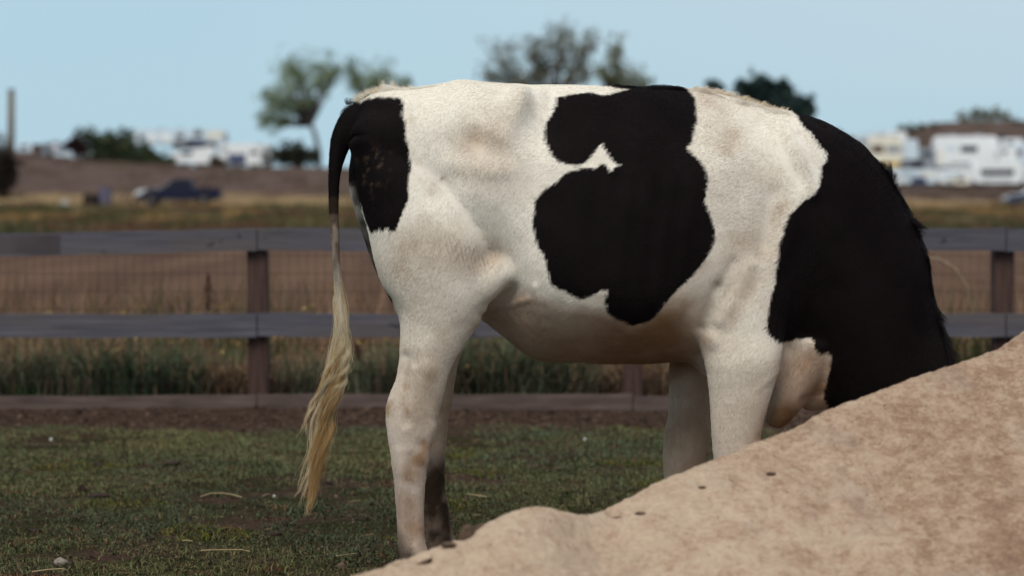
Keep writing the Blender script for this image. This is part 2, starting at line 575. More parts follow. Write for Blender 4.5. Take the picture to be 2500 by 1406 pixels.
def prism(name, prof, y0, y1, mat, parent=None, inset=0.0, **tags):
    """profile in x,z (counter-clockwise) given depth, with the two sides drawn in a little"""
    n = len(prof)
    c = np.mean(np.array(prof), 0)
    V = []
    for yv, s in ((y0, inset), (y0 + (y1 - y0) * 0.12, 0), (y1 - (y1 - y0) * 0.12, 0), (y1, inset)):
        for p in prof:
            q = np.array(p) + (c - np.array(p)) * s
            V.append((q[0], yv, q[1]))
    F = [tuple(range(n))[::-1], tuple(range(3 * n, 4 * n))]
    for k in range(3):
        for i in range(n):
            j = (i + 1) % n
            F.append((k * n + i, k * n + j, (k + 1) * n + j, (k + 1) * n + i))
    me = mesh_np(name, V, F); fix_normals(me)
    return link(name, me, mat, parent, **tags)

def tube_vf(path, rad, seg=8):
    path = np.asarray(path, float); rad = np.asarray(rad, float)
    V = []
    for i in range(len(path)):
        tg = path[min(i + 1, len(path) - 1)] - path[max(i - 1, 0)]
        tg /= np.linalg.norm(tg) + 1e-9
        u = np.cross(tg, (0.13, 1, 0.07)); u /= np.linalg.norm(u) + 1e-9
        v = np.cross(tg, u)
        for k in range(seg):
            a = 2 * np.pi * k / seg
            V.append(path[i] + rad[i] * (np.cos(a) * u + np.sin(a) * v))
    F = []
    for i in range(len(path) - 1):
        for k in range(seg):
            j = (k + 1) % seg
            F.append((i * seg + k, i * seg + j, (i + 1) * seg + j, (i + 1) * seg + k))
    F.append(tuple(range(seg))[::-1]); F.append(tuple((len(path) - 1) * seg + k for k in range(seg)))
    return V, F

def join_vf(parts):
    V, F = [], []
    for v, f in parts:
        o = len(V)
        V += [tuple(p) for p in v]
        F += [tuple(i + o for i in q) for q in f]
    return V, F

# ------------------------------------------------------------------ fence
t = NT('weathered_wood')
cw = t.coords((0.8, 3, 26))
g = t.noise(cw, 2.4, 8, 0.65, 0.6)
k = t.noise(t.coords((3.4, 3, 5)), 2.0, 3)
c = t.ramp(g, [(0.25, (0.040, 0.038, 0.048)), (0.5, (0.080, 0.078, 0.098)), (0.75, (0.135, 0.133, 0.155))])
lg = t.noise(t.coords((0.5, 1, 3)), 1.6, 4)
c = t.mix(t.rng(lg, .45, .65, 0, .55), c, (0.105, 0.088, 0.082))
c = t.mix(t.rng(k, 0.64, 0.70), c, (0.035, 0.030, 0.034))
cr_s = t.noise(t.coords((.7, 1, 60)), 1.5, 2)
c = t.mix(t.rng(cr_s, .66, .70), c, (0.022, 0.018, 0.020))
t.bump(g, 0.5, 0.006)
m_rail = t.out(c, 0.85)
t = NT('dark_post_wood')
g = t.noise(t.coords((20, 20, 1.5)), 2.2, 6, 0.6)
t.bump(g, 0.5, 0.006)
m_post = t.out(t.ramp(g, [(0.3, (0.030, 0.016, 0.013)), (0.7, (0.085, 0.050, 0.042))]), 0.9)
t = NT('muddy_board_wood')
g = t.noise(t.coords((1.5, 8, 14)), 2.4, 7, 0.6)
t.bump(g, 0.5, 0.006)
m_kick = t.out(t.ramp(g, [(0.3, (0.055, 0.038, 0.034)), (0.7, (0.135, 0.098, 0.09))]), 0.9)
m_brownrail = simple('split_brown_wood', (0.066, 0.056, 0.060), 0.9)
m_wire = simple('dull_wire', (0.045, 0.036, 0.034), 0.7, 0.2)

fence = thing('paddock_fence', 'weathered grey three-board paddock fence with wire mesh behind the cow', 'fence', (0, 14.5, 0))
posts_px = [-2126, -1208, -290, 627, 1545, 2457, 3375, 4290]
FY = 14.5
post_x = [(p - CX) / FPX * FY for p in posts_px]
V, F = box_vf(-0.055, 0.055, 0.05, 0.155, -0.25, 0.975, 0.006)
pm = mesh_np('post', V, F); fix_normals(pm); pm.materials.append(m_post)
for px_ in post_x:
    o = link('post', pm, None, fence, loc=(px_, 0, 0))
    o.rotation_euler = (random.uniform(-.01, .01), random.uniform(-.012, .012), random.uniform(-.05, .05))

def board(name, xa, xb, za, zb, h, mat, dy=0.0, thick=0.035, label=None):
    """one plank from post to post, sagging and uneven along its edges"""
    n = 14
    V, F = [], []
    sd = random.random() * 50
    for i in range(n + 1):
        u = i / n
        xx = xa + (xb - xa) * u
        z = za + (zb - za) * u - 0.006 * math.sin(math.pi * u)
        e1 = (math.sin(xx * 7 + sd) + math.sin(xx * 17 + sd)) * 0.0018
        e2 = (math.sin(xx * 9 + sd * 2) + math.sin(xx * 23 + sd)) * 0.0020
        yo = dy + 0.004 * math.sin(xx * 2.3 + sd)
        for (yy_, zz_) in ((yo, z + e2), (yo + thick, z + e2), (yo + thick, z + h + e1), (yo, z + h + e1)):
            V.append((xx, yy_, zz_))
    for i in range(n):
        for k in range(4):
            j = (k + 1) % 4
            F.append((i * 4 + k, i * 4 + j, (i + 1) * 4 + j, (i + 1) * 4 + k))
    F.append((0, 1, 2, 3)); F.append(tuple(n * 4 + k for k in (3, 2, 1, 0)))
    me = mesh_np(name, V, F); fix_normals(me)
    o = link(name, me, mat, fence)
    if label:
        o['label'] = label
    return o

zt0 = EYE - (612 - HY) / (FPX / FY); hr = 0.125
zm0 = EYE - (822 - HY) / (FPX / FY); zk0 = -0.05
for i in range(len(post_x) - 1):
    xa, xb = post_x[i] + 0.003, post_x[i + 1] - 0.003
    if i == 2:      # the board left of the visible post sags, and a split brown slab is nailed over its far end
        xs = (146 - CX) / FPX * FY
        board('rail', xa, xb, zt0 - 0.034, zt0, hr, m_rail, 0.005, label='grey top rail sagging away from the post')
        board('rail', xa, xs, zt0 - 0.010, zt0 - 0.012, 0.098, m_brownrail, -0.004, 0.012, label='dark split brown slab over the top rail')
    else:
        board('rail', xa, xb, zt0 + random.uniform(-.004, .004), zt0 + random.uniform(-.004, .004), hr, m_rail, random.uniform(0, .008))
    board('rail', xa, xb, zm0 + random.uniform(-.004, .004), zm0 + random.uniform(-.004, .004), 0.13, m_rail, random.uniform(0, .008))
    board('kickboard', xa, xb, zk0 + random.uniform(-.008, .006), zk0 + random.uniform(-.008, .006), 0.135, m_kick, random.uniform(0, .008))
# welded wire behind the posts
parts = []
x = post_x[0]
while x < post_x[-1]:
    parts.append(([(x - .0009, .165, 0.02), (x + .0009, .165, 0.02), (x, .167, 0.02), (x - .0009, .165, .97), (x + .0009, .165, .97), (x, .167, .97)],
                  [(0, 1, 4, 3), (1, 2, 5, 4), (2, 0, 3, 5)]))
    x += 0.0508
z = 0.05
while z < 0.97:
    parts.append(([(post_x[0], .162, z - .0013), (post_x[0], .162, z + .0013), (post_x[0], .164, z), (post_x[-1], .162, z - .0013), (post_x[-1], .162, z + .0013), (post_x[-1], .164, z)],
                  [(0, 3, 4, 1), (1, 4, 5, 2), (2, 5, 3, 0)]))
    z += 0.10
V, F = join_vf(parts)
link('wire_mesh', mesh_np('wire_mesh', V, F), m_wire, fence, kind='stuff')

# ------------------------------------------------------------------ small plants at the fence
def stalk_plant(name, label, cat, px_, pyt, d, head_c, stem_c, head_len, head_w, leaves=6, bend=0.0):
    top = W(px_, pyt, d); gx = top[0]; gz = float(ground_z(np.array([gx]), np.array([d]))[0])
    H = top[2] - gz
    r0 = thing(name, label, cat, (gx - bend, d, gz))
    path = [(bend * (u ** 1.6), 0, H * (u if bend == 0 else u)) for u in np.linspace(0, 1, 9)]
    V, F = tube_vf(path, np.linspace(0.004, 0.002, 9), 6)
    link('stem', mesh_np('stem', V, F), simple(name + '_stem', stem_c), r0)
    n = 420
    u = rng.random(n)
    P = np.stack([bend + rng.normal(0, 1, n) * head_w * np.sin(np.pi * np.clip(u, .06, .97)) * .5, rng.normal(0, 1, n) * head_w * .4 * np.sin(np.pi * np.clip(u, .06, .97)), H - head_len * u], 1)
    V, Q = leaf_quads(P, rng.uniform(0.003, 0.008, n), 0.7)
    link('seed_head', mesh_np('seed_head', V, quads=Q), simple(name + '_head', head_c, 0.9), r0)
    for k in range(leaves):
        a = random.uniform(0, 6.28); zz = H * random.uniform(0.05, 0.45); L = random.uniform(.08, .16)
        d0 = np.array([math.cos(a), math.sin(a), 0.5]); s0 = np.array([-math.sin(a), math.cos(a), 0]) * .014
        p0 = np.array([0, 0, zz]); p1 = p0 + d0 * L * .5; p2 = p0 + d0 * L * np.array([1, 1, .4])
        V = [p0, p1 - s0, p2, p1 + s0]
        link('leaf', mesh_np('leaf', V, [(0, 1, 2, 3)]), m_stemleaf, r0)
    return r0
m_stemleaf = simple('broad_leaf', (0.045, 0.060, 0.025))
stalk_plant('dock_plant', 'rust brown dock seed spike standing left of the fence post', 'weed', 508, 668, 15.3, (0.055, 0.018, 0.012), (0.12, 0.06, 0.03), 0.22, 0.030)
stalk_plant('dock_plant', 'small brown seed spike showing behind the tail of the cow', 'weed', 872, 838, 15.2, (0.07, 0.035, 0.022), (0.10, 0.06, 0.03), 0.12, 0.025, 4)

def tussock(name, label, px_, py_, d, h, n, c1, c2, lean, wd=0.006):
    gx = (px_ - CX) / FPX * d; gz = float(ground_z(np.array([gx]), np.array([d]))[0])
    P = np.stack([rng.normal(0, h * .22, n), rng.normal(0, .04, n), np.zeros(n)], 1)
    C = mixc(c1, c2, rng.random(n))
    o = blades(name, P, rng.uniform(.5, 1, n) * h, np.full(n, wd) * rng.uniform(.6, 1.5, n), C, m_leaf, lean, 0.7)
    o.location = (gx, d, gz); o['label'] = label; o['category'] = 'weed'
    return o
tussock('grass_tussock', 'pale dry grass clump seen just right of the cow tail', 905, 960, 15.0, 0.20, 260, (0.36, 0.28, 0.20), (0.22, 0.17, 0.12), 1.2)
tussock('grass_tussock', 'straw coloured grass clump left of the visible fence post', 505, 940, 15.1, 0.33, 200, (0.26, 0.20, 0.12), (0.15, 0.11, 0.07), 0.7)
tussock('leafy_weed', 'bright green leafy weed low behind the fence at far left', 60, 950, 14.9, 0.16, 120, (0.035, 0.085, 0.03), (0.05, 0.10, 0.03), 1.2, 0.018)
tussock('leafy_weed', 'green weed patch at the left foot of the fence post', 440, 955, 15.0, 0.14, 160, (0.025, 0.060, 0.022), (0.04, 0.075, 0.03), 1.3, 0.014)
tussock('tall_reed', 'tall green reeds between cow neck and right fence post', 2330, 760, 15.4, 0.78, 160, (0.045, 0.06, 0.022), (0.11, 0.10, 0.05), 0.3, 0.012)
# arching pale stalk on the right
p = [W(2230, 640, 15.2), W(2290, 632, 15.2), W(2330, 655, 15.2), W(2362, 700, 15.2), W(2372, 760, 15.2), W(2368, 840, 15.2), W(2360, 930, 15.2)]
base = p[-1] * np.array([1, 1, 0])
V, F = tube_vf([q - base for q in p], np.linspace(0.009, 0.006, 7), 6)
link('bent_grass_stalk', mesh_np('bent_grass_stalk', V, F), simple('pale_stalk', (0.22, 0.17, 0.11)), None, loc=tuple(base), smooth=True,
     label='pale arching dry stalk behind the fence right of the neck', category='weed')

# ------------------------------------------------------------------ things lying on the paddock
def gp(px_, py_):
    d = EYE * FPX / (py_ - HY)
    x = (px_ - CX) / FPX * d
    return np.array([x, d, float(ground_z(np.array([x]), np.array([d]))[0])])

import bmesh
def rock(name, px_, py_, wpx, hpx, mat, label, cat, seed, rough=0.25, sub=3, group=None):
    g_ = gp(px_, py_)
    s = FPX / g_[1]
    bm = bmesh.new()
    bmesh.ops.create_icosphere(bm, subdivisions=sub, radius=1)
    co_ = np.array([v.co for v in bm.verts])
    nn = 1 + (fbm(co_ + seed * 3.3, 1.3, seed, 4) - 0.5) * rough * 4
    for v, q in zip(bm.verts, nn):
        v.co = Vector((v.co.x * wpx / s / 2, v.co.y * wpx / s / 2 * .8, v.co.z * hpx / s * .75)) * float(q)
    me = bpy.data.meshes.new(name); bm.to_mesh(me); bm.free()
    o = link(name, me, mat, None, loc=(g_[0], g_[1], g_[2] + 0.3 * hpx / s), smooth=True, label=label, category=cat)
    if group: o['group'] = group
    o.rotation_euler = (0, 0, seed * 1.3)
    return o
t = NT('pale_stone')
m_stone = t.out(t.ramp(t.noise(t.coords(), 45, 6, .7), [(0.3, (0.10, 0.085, 0.07)), (0.6, (0.25, 0.22, 0.19)), (0.8, (0.36, 0.33, 0.29))]), 0.9)
t = NT('dried_dung')
dn = t.noise(t.coords(), 60, 6, .7); t.bump(dn, 1.0, 0.01)
m_dung = t.out(t.ramp(dn, [(0.3, (0.012, 0.008, 0.006)), (0.7, (0.045, 0.028, 0.019))]), 0.95)
rock('stone', 148, 1378, 40, 17, m_stone, 'pale angular stone lying in the bottom left corner', 'stone', 3, 0.2, 2)
for i, (a, b, ww, hh, lab) in enumerate([
        (236, 1136, 36, 12, 'small dark dung clod in the grass at far left, nearer the fence'),
        (420, 1136, 46, 11, 'flat dark dung clod between the left clod and the tail'),
        (200, 1204, 26, 20, 'tall dark clod with a curled top at the left'),
        (240, 1217, 60, 10, 'long low clod beside the tall curled clod'),
        (790, 1152, 22, 18, 'round dark clod showing just right of the tail switch'),
        (88, 1302, 36, 9, 'reddish flat clod above the pale stone'),
        (672, 1306, 34, 10, 'dark pointed clod below the tip of the tail'),
        (368, 1324, 26, 6, 'thin dark clod left of the long straw'),
        (192, 1266, 24, 6, 'tiny dark clod midway up the left side'),
        (1280, 1100, 26, 9, 'dark clod seen under the cow belly'),
        (1225, 1165, 30, 8, 'low brown clod right of the hind legs')]):
    rock('dung_clod', a, b, ww, hh, m_dung, lab, 'clod', 11 + i, 0.35, 3, 'dung clods on the paddock')
m_white = simple('white_scrap', (0.55, 0.56, 0.56), 0.8)
for i, (a, b, lab) in enumerate([(125, 1075, 'white scrap on the grass at far left near the fence'), (669, 1223, 'white scrap on the grass left of the tail tip'),
                                 (1428, 1075, 'white scrap on the grass under the belly')]):
    rock('paper_scrap', a, b, 9, 7, m_white, lab, 'scrap', 40 + i, 0.3, 1, 'white scraps on the grass')
m_straw = simple('straw', (0.34, 0.27, 0.15), 0.8)
def straw(pts, label, r=0.0022):
    g0 = gp(*pts[0])
    path = []
    for (a, b) in pts:
        g_ = gp(a, b)
        path.append(g_ - g0 + np.array([0, 0, 0.012]))
    V, F = tube_vf(path, [r] * len(path), 5)
    link('straw_stalk', mesh_np('straw_stalk', V, F), m_straw, None, loc=tuple(g0), smooth=True, label=label, category='straw', group='straw stalks on the paddock')
straw([(490, 1228), (515, 1221), (545, 1221), (568, 1226), (590, 1231)], 'curved straw stalk on the grass left of the tail tip')
straw([(487, 1356), (520, 1354), (560, 1353), (590, 1351), (610, 1354)], 'long straight straw stalk in the lower left grass')
straw([(78, 1403), (120, 1400), (150, 1398), (166, 1399), (171, 1391)], 'folded straw stalk by the pale stone')
straw([(1140, 1214), (1165, 1218), (1188, 1221)], 'short straw stalk right of the hind hooves', 0.0018)
straw([(820, 1365), (845, 1361), (872, 1358)], 'short straw stalk left of the hind hooves', 0.0018)
straw([(445, 1332), (458, 1331), (470, 1332)], 'shortest straw stalk in the lower left grass', 0.002)
straw([(640, 1228), (650, 1224), (658, 1222)], 'tiny straw stalk beside the white scrap', 0.0016)

# ------------------------------------------------------------------ animals: lofted flesh, fused and smoothed
def spline(K, n):
    """Catmull-Rom through rows of K"""
    K = np.asarray(K, float)
    m = len(K)
    u = np.linspace(0, m - 1, n)
    i = np.clip(np.floor(u).astype(int), 0, m - 2)
    f = (u - i)[:, None]
    p0 = K[np.clip(i - 1, 0, m - 1)]; p1 = K[i]; p2 = K[i + 1]; p3 = K[np.clip(i + 2, 0, m - 1)]
    return 0.5 * (2 * p1 + (p2 - p0) * f + (2 * p0 - 5 * p1 + 4 * p2 - p3) * f ** 2 + (3 * p1 - p0 - 3 * p2 + p3) * f ** 3)

def rings_vf(R_):
    n, s, _ = R_.shape
    V = R_.reshape(-1, 3)
    F = []
    for i in range(n - 1):
        for k in range(s):
            j = (k + 1) % s
            F.append((i * s + k, i * s + j, (i + 1) * s + j, (i + 1) * s + k))
    V = np.concatenate([V, R_[0].mean(0)[None], R_[-1].mean(0)[None]])
    a, b = n * s, n * s + 1
    for k in range(s):
        j = (k + 1) % s
        F.append((a, j, k)); F.append((b, (n - 1) * s + k, (n - 1) * s + j))
    return V, F

def limb(K, n=60, seg=28, cap=True):
    """K rows: px, py, d, in-picture radius px, depth radius m; rings square to the path"""
    S = spline(K, n)
    C = np.stack([(S[:, 0] - CX) / FPX * S[:, 2], S[:, 2], EYE - (S[:, 1] - HY) / FPX * S[:, 2]], 1)
    rp = S[:, 3] / FPX * S[:, 2]; rd = S[:, 4]
    T = np.gradient(C, axis=0); T[:, 1] = 0
    T /= np.linalg.norm(T, axis=1)[:, None]
    U = np.stack([-T[:, 2], np.zeros(n), T[:, 0]], 1)
    a = np.linspace(0, 2 * np.pi, seg, endpoint=False)
    R_ = C[:, None] + U[:, None] * (rp[:, None] * np.cos(a))[..., None] + np.array([0, 1, 0])[None, None] * (rd[:, None] * np.sin(a))[..., None]
    return rings_vf(R_)

def torso(K, n=90, seg=48, d=8.0):
    """K rows: px, top py, bottom py, half width, share of height of widest point, top fullness, bottom fullness"""
    S = spline(K, n)
    x = (S[:, 0] - CX) / FPX * d
    zt = EYE - (S[:, 1] - HY) / FPX * d; zb = EYE - (S[:, 2] - HY) / FPX * d
    a = np.linspace(0, 2 * np.pi, seg, endpoint=False)
    zc = zb + (zt - zb) * S[:, 4]
    ca, sa = np.cos(a), np.sin(a)
    R_ = np.zeros((n, seg, 3))
    for i in range(n):
        up = sa >= 0
        e = np.where(up, S[i, 5], S[i, 6])
        yv = np.sign(ca) * np.abs(ca) ** e * S[i, 3]
        hz = np.where(up, zt[i] - zc[i], zc[i] - zb[i])
        R_[i, :, 0] = x[i]; R_[i, :, 1] = d + yv; R_[i, :, 2] = zc[i] + np.sign(sa) * np.abs(sa) ** 0.9 * hz
    return rings_vf(R_)

def fuse(parts, voxel, smooth_it):
    V, F = [], []
    for v, f_ in parts:
        o = len(V); V += [tuple(p) for p in v]; F += [tuple(i + o for i in q) for q in f_]
    me = bpy.data.meshes.new('flesh_source'); me.from_pydata(V, [], F); me.update()
    import bmesh
    bm = bmesh.new(); bm.from_mesh(me); bmesh.ops.recalc_face_normals(bm, faces=bm.faces); bm.to_mesh(me); bm.free()
    o = bpy.data.objects.new('flesh_source', me); col.objects.link(o)
    md = o.modifiers.new('r', 'REMESH'); md.mode = 'VOXEL'; md.voxel_size = voxel; md.adaptivity = 0
    if smooth_it:
        ms = o.modifiers.new('s', 'SMOOTH'); ms.factor = 0.5; ms.iterations = smooth_it
    dg = bpy.context.evaluated_depsgraph_get(); dg.update()
    out = bpy.data.meshes.new_from_object(o.evaluated_get(dg))
    bpy.data.objects.remove(o); bpy.data.meshes.remove(me)
    return out

def get_vn(me):
    n = len(me.vertices)
    co_ = np.empty(n * 3, np.float32); me.vertices.foreach_get('co', co_)
    no_ = np.empty(n * 3, np.float32); me.vertices.foreach_get('normal', no_)
    return co_.reshape(-1, 3).astype(float), no_.reshape(-1, 3).astype(float)

def poly_sd(P, poly):
    """signed distance to polygon, positive inside"""
    poly = np.asarray(poly, float)
    A = poly; B = np.roll(poly, -1, 0)
    out = np.empty(len(P))
    for s in range(0, len(P), 20000):
        q = P[s:s + 20000]
        d2 = np.full(len(q), 1e18); inside = np.zeros(len(q), bool)
        for a, b in zip(A, B):
            ab = b - a; ap = q - a
            t_ = np.clip((ap @ ab) / (ab @ ab + 1e-9), 0, 1)
            dd = ((ap - t_[:, None] * ab) ** 2).sum(1)
            d2 = np.minimum(d2, dd)
            cond = ((a[1] > q[:, 1]) != (b[1] > q[:, 1]))
            if a[1] != b[1]:
                xi = a[0] + (q[:, 1] - a[1]) / (b[1] - a[1]) * (b[0] - a[0])
                inside ^= cond & (q[:, 0] < xi)
        out[s:s + 20000] = np.where(inside, 1, -1) * np.sqrt(d2)
    return out

def seg_d(q, a, b):
    a = np.array(a, float); b = np.array(b, float)
    ab = b - a; ap = q - a
    t_ = np.clip((ap @ ab) / (ab @ ab), 0, 1)
    return np.sqrt(((ap - t_[:, None] * ab) ** 2).sum(1))

def hair_obj(name, pts, rad, colr, mat, parent):
    """pts (n,k,3), rad (n,) root radius, colr (n,3)"""
    n, k, _ = pts.shape
    hc = bpy.data.hair_curves.new(name)
    hc.add_curves([k] * n)
    hc.attributes['position'].data.foreach_set('vector', pts.astype(np.float32).ravel())
    taper = np.linspace(1, 0.25, k)
    ra = hc.attributes.get('radius') or hc.attributes.new('radius', 'FLOAT', 'POINT')
    ra.data.foreach_set('value', (rad[:, None] * taper[None]).astype(np.float32).ravel())
    ca = hc.attributes.new('col', 'FLOAT_COLOR', 'CURVE')
    ca.data.foreach_set('color', np.concatenate([colr, np.ones((n, 1))], 1).astype(np.float32).ravel())
    hc.materials.append(mat)
    o = bpy.data.objects.new(name, hc); col.objects.link(o); o.parent = parent
    return o

def sample_mesh(me, n, weight=None):
    co_, no_ = get_vn(me)
    me.calc_loop_triangles()
    tr = np.empty(len(me.loop_triangles) * 3, np.int32); me.loop_triangles.foreach_get('vertices', tr); tr = tr.reshape(-1, 3)
    A, B, C_ = co_[tr[:, 0]], co_[tr[:, 1]], co_[tr[:, 2]]
    ar = np.linalg.norm(np.cross(B - A, C_ - A), axis=1)
    if weight is not None:
        ar = ar * weight(co_[tr].mean(1), no_[tr].mean(1))
    i = rng.choice(len(tr), n, p=ar / ar.sum())
    u, v = rng.random(n), rng.random(n)
    fl = u + v > 1; u[fl], v[fl] = 1 - u[fl], 1 - v[fl]
    wv = np.stack([1 - u - v, u, v], 1)
    P = (co_[tr[i]] * wv[..., None]).sum(1)
    N = (no_[tr[i]] * wv[..., None]).sum(1); N /= np.linalg.norm(N, axis=1)[:, None] + 1e-9
    return P, N, tr[i], wv

# ------------------------------------------------------------------ the spotted cow
YN, YF = 7.81, 8.20
T_ = [  # px, top, bottom, half width, widest at, top exp, bottom exp
    (872, 285, 420, .045, .5, 1.0, 1.0),
    (884, 246, 520, .12, .6, .9, 1.0),
    (920, 226, 600, .175, .62, .85, 1.0),
    (965, 219, 660, .215, .62, .80, 1.0),
    (1010, 218, 700, .235, .62, .78, 1.0),
    (1060, 210, 715, .25, .6, .80, 1.0),
    (1120, 195, 745, .262, .58, .82, 1.35),
    (1180, 201, 785, .272, .62, .82, 1.6),
    (1240, 206, 832, .285, .60, .82, 1.5),
    (1300, 210, 876, .302, .44, .85, 1.45),
    (1360, 209, 886, .320, .36, .88, 1.75),
    (1430, 209, 889, .330, .325, .90, 1.8),
    (1510, 212, 891, .332, .315, .92, 1.8),
    (1590, 214, 889, .325, .33, .95, 1.8),
    (1660, 216, 885, .308, .39, 1.0, 1.3),
    (1720, 221, 888, .285, .48, 1.1, 1.0),
    (1780, 234, 895, .262, .5, 1.2, 1.0),
    (1840, 252, 895, .24, .5, 1.25, 1.0),
    (1900, 274, 880, .225, .5, 1.2, 1.0),
    (1950, 300, 840, .20, .5, 1.1, 1.0),
    (2000, 345, 760, .16, .5, 1.0, 1.0),
    (2035, 430, 640, .08, .5, 1.0, 1.0)]
hind_n = [(1010, 335, 7.90, 158, .10), (1020, 430, 7.87, 150, .125), (1046, 540, 7.85, 151, .135), (1070, 640, 7.84, 150, .125),
          (1076, 720, 7.83, 131, .105), (1062, 795, 7.82, 91, .080), (1041, 870, 7.81, 69, .060), (1025, 940, YN, 61, .050),
          (1007, 1000, YN, 66, .047), (1003, 1060, YN, 57, .044), (1001, 1120, YN, 46, .039), (1001, 1190, YN, 39, .034),
          (1001, 1260, YN, 35, .032), (1005, 1325, YN, 36, .034), (1010, 1362, YN, 41, .038), (1016, 1386, YN, 38, .038), (1026, 1402, YN, 44, .045), (1034, 1419, YN, 52, .052)]
hind_f = [(990, 335, 8.12, 120, .10), (992, 420, 8.15, 143, .12), (1021, 520, 8.16, 148, .13), (1050, 620, 8.17, 142, .12),
          (1064, 700, 8.18, 124, .10), (1064, 780, 8.19, 94, .08), (1050, 860, YF, 74, .062), (1042, 930, YF, 68, .052),
          (1036, 1000, YF, 63, .048), (1044, 1060, YF, 48, .044), (1050, 1130, YF, 38, .038), (1055, 1200, YF, 36, .034),
          (1065, 1260, YF, 34, .033), (1075, 1310, YF, 34, .034), (1080, 1335, YF, 38, .038), (1086, 1352, YF, 38, .04), (1094, 1374, YF, 48, .05)]
fore_n = [(1890, 360, 7.90, 55, .05), (1876, 450, 7.87, 95, .07), (1858, 560, 7.86, 122, .085), (1834, 670, 7.85, 122, .095),
          (1812, 755, 7.84, 112, .095), (1808, 820, 7.83, 106, .085), (1812, 885, YN, 93, .075), (1808, 950, YN, 78, .062),
          (1802, 1010, YN, 68, .054), (1798, 1062, YN, 61, .052), (1798, 1120, YN, 57, .05), (1796, 1180, YN, 44, .038),
          (1795, 1260, YN, 36, .032), (1797, 1335, YN, 37, .034), (1802, 1372, YN, 38, .036), (1812, 1398, YN, 44, .045), (1820, 1419, YN, 52, .052)]
fore_f = [(1790, 640, 8.14, 110, .09), (1750, 760, 8.17, 98, .085), (1712, 840, 8.19, 76, .07), (1690, 900, YF, 58, .06),
          (1684, 960, YF, 52, .052), (1682, 1015, YF, 52, .05), (1677, 1070, YF, 58, .052), (1670, 1130, YF, 54, .048),
          (1664, 1180, YF, 44, .038), (1662, 1250, YF, 34, .032), (1665, 1310, YF, 35, .034), (1672, 1345, YF, 38, .04), (1680, 1374, YF, 48, .05)]
neck = [(1740, 430, 8.0, 180, .17), (1840, 482, 8.0, 236, .20), (1950, 560, 8.0, 256, .185), (2052, 686, 8.0, 229, .165), (2106, 790, 8.0, 192, .15),
        (2132, 850, 8.0, 178, .14), (2196, 980, 8.0, 152, .125), (2262, 1100, 8.0, 122, .12), (2262, 1200, 8.0, 96, .115), (2230, 1290, 8.0, 70, .085), (2195, 1350, 8.0, 56, .075), (2178, 1378, 8.0, 34, .05)]
brisket = [(1700, 840, 8.0, 45, .13), (1780, 880, 8.0, 62, .12), (1880, 880, 8.0, 85, .13), (1950, 900, 8.0, 80, .11)]
lobe = [(1975, 830, 7.96, 66, .10), (1945, 910, 7.96, 60, .09), (1915, 975, 7.95, 48, .075), (1897, 1020, 7.95, 34, .055), (1893, 1044, 7.95, 18, .03)]
throat = [(2090, 860, 8.0, 90, .10), (2030, 930, 8.0, 66, .085), (1985, 965, 8.0, 44, .06), (1955, 985, 8.0, 22, .03)]
flank = [(1090, 700, 7.81, 60, .05), (1160, 702, 7.80, 58, .05), (1212, 668, 7.79, 48, .04), (1262, 645, 7.78, 42, .034), (1330, 600, 7.775, 36, .026), (1400, 540, 7.78, 26, .018)]
flankf = [(1090, 700, 8.20, 60, .05), (1160, 700, 8.21, 56, .05), (1215, 668, 8.23, 46, .045), (1270, 625, 8.25, 48, .045), (1340, 560, 8.25, 46, .03)]
tail = [(940, 262, 8.0, 26, .035), (893, 276, 8.0, 34, .036), (858, 302, 8.0, 34, .034), (834, 345, 7.99, 28, .032), (820, 400, 7.98, 19, .026), (815, 450, 7.97, 15, .02),
        (815, 520, 7.96, 13, .017), (819, 580, 7.95, 11.5, .015), (822, 640, 7.95, 11, .014), (827, 700, 7.95, 10.5, .013), (832, 780, 7.95, 9.5, .012), (834, 850, 7.95, 8, .010), (828, 890, 7.95, 6, .008)]
ears = []
for yy0, yy1 in ((7.90, 7.74), (8.10, 8.26)):
    ears.append(limb([(2255, 1090, yy0, 20, .02), (2275, 1080, (yy0 + yy1) / 2, 34, .035), (2290, 1085, yy1, 26, .03), (2300, 1095, yy1 + (0.03 if yy1 > 8 else -0.03), 8, .012)], 16, 12))
body = fuse([torso(T_), limb(hind_n), limb(hind_f), limb(fore_n), limb(fore_f), limb(neck), limb(brisket), limb(lobe), limb(throat),
             limb(flank), limb(flankf), limb(tail, 60, 16)] + ears, 0.0085, 9)
co_, no_ = get_vn(body)
pxy = np.stack([co_[:, 0] / co_[:, 1] * FPX + CX, HY - (co_[:, 2] - EYE) / co_[:, 1] * FPX], 1)
sidew = np.clip(np.abs(co_[:, 1] - 8) / 0.10, 0, 1)
disp = np.zeros(len(co_))
def bump_(x, y, amp, s, sx=1.0):
    global disp
    d2 = ((pxy[:, 0] - x) / (s * sx)) ** 2 + ((pxy[:, 1] - y) / s) ** 2
    disp += amp * 0.0012 * np.exp(-d2) * sidew
def ridge_(a, b, amp, s):
    global disp
    disp += amp * 0.00135 * np.exp(-(seg_d(pxy, a, b) / s) ** 2) * sidew
bump_(1268, 258, 21, 38); ridge_((1265, 260), (1225, 330), 12, 30); ridge_((1265, 240), (1330, 232), 8, 18)
bump_(1345, 310, -20, 55); bump_(1160, 345, -20, 48); bump_(1175, 270, -8, 40)
bump_(1060, 300, 8, 45); bump_(888, 325, 22, 34); bump_(920, 262, -14, 34, 1.5)
bump_(1335, 470, -10, 80); bump_(1180, 480, 14, 85); bump_(1060, 470, -7, 45); ridge_((1100, 400), (1240, 420), 6, 25)
bump_(1195, 632, -9, 40); ridge_((1185, 765), (1250, 705), -8, 17); bump_(1130, 600, 6, 50); ridge_((1080, 560), (1190, 610), 2, 22)
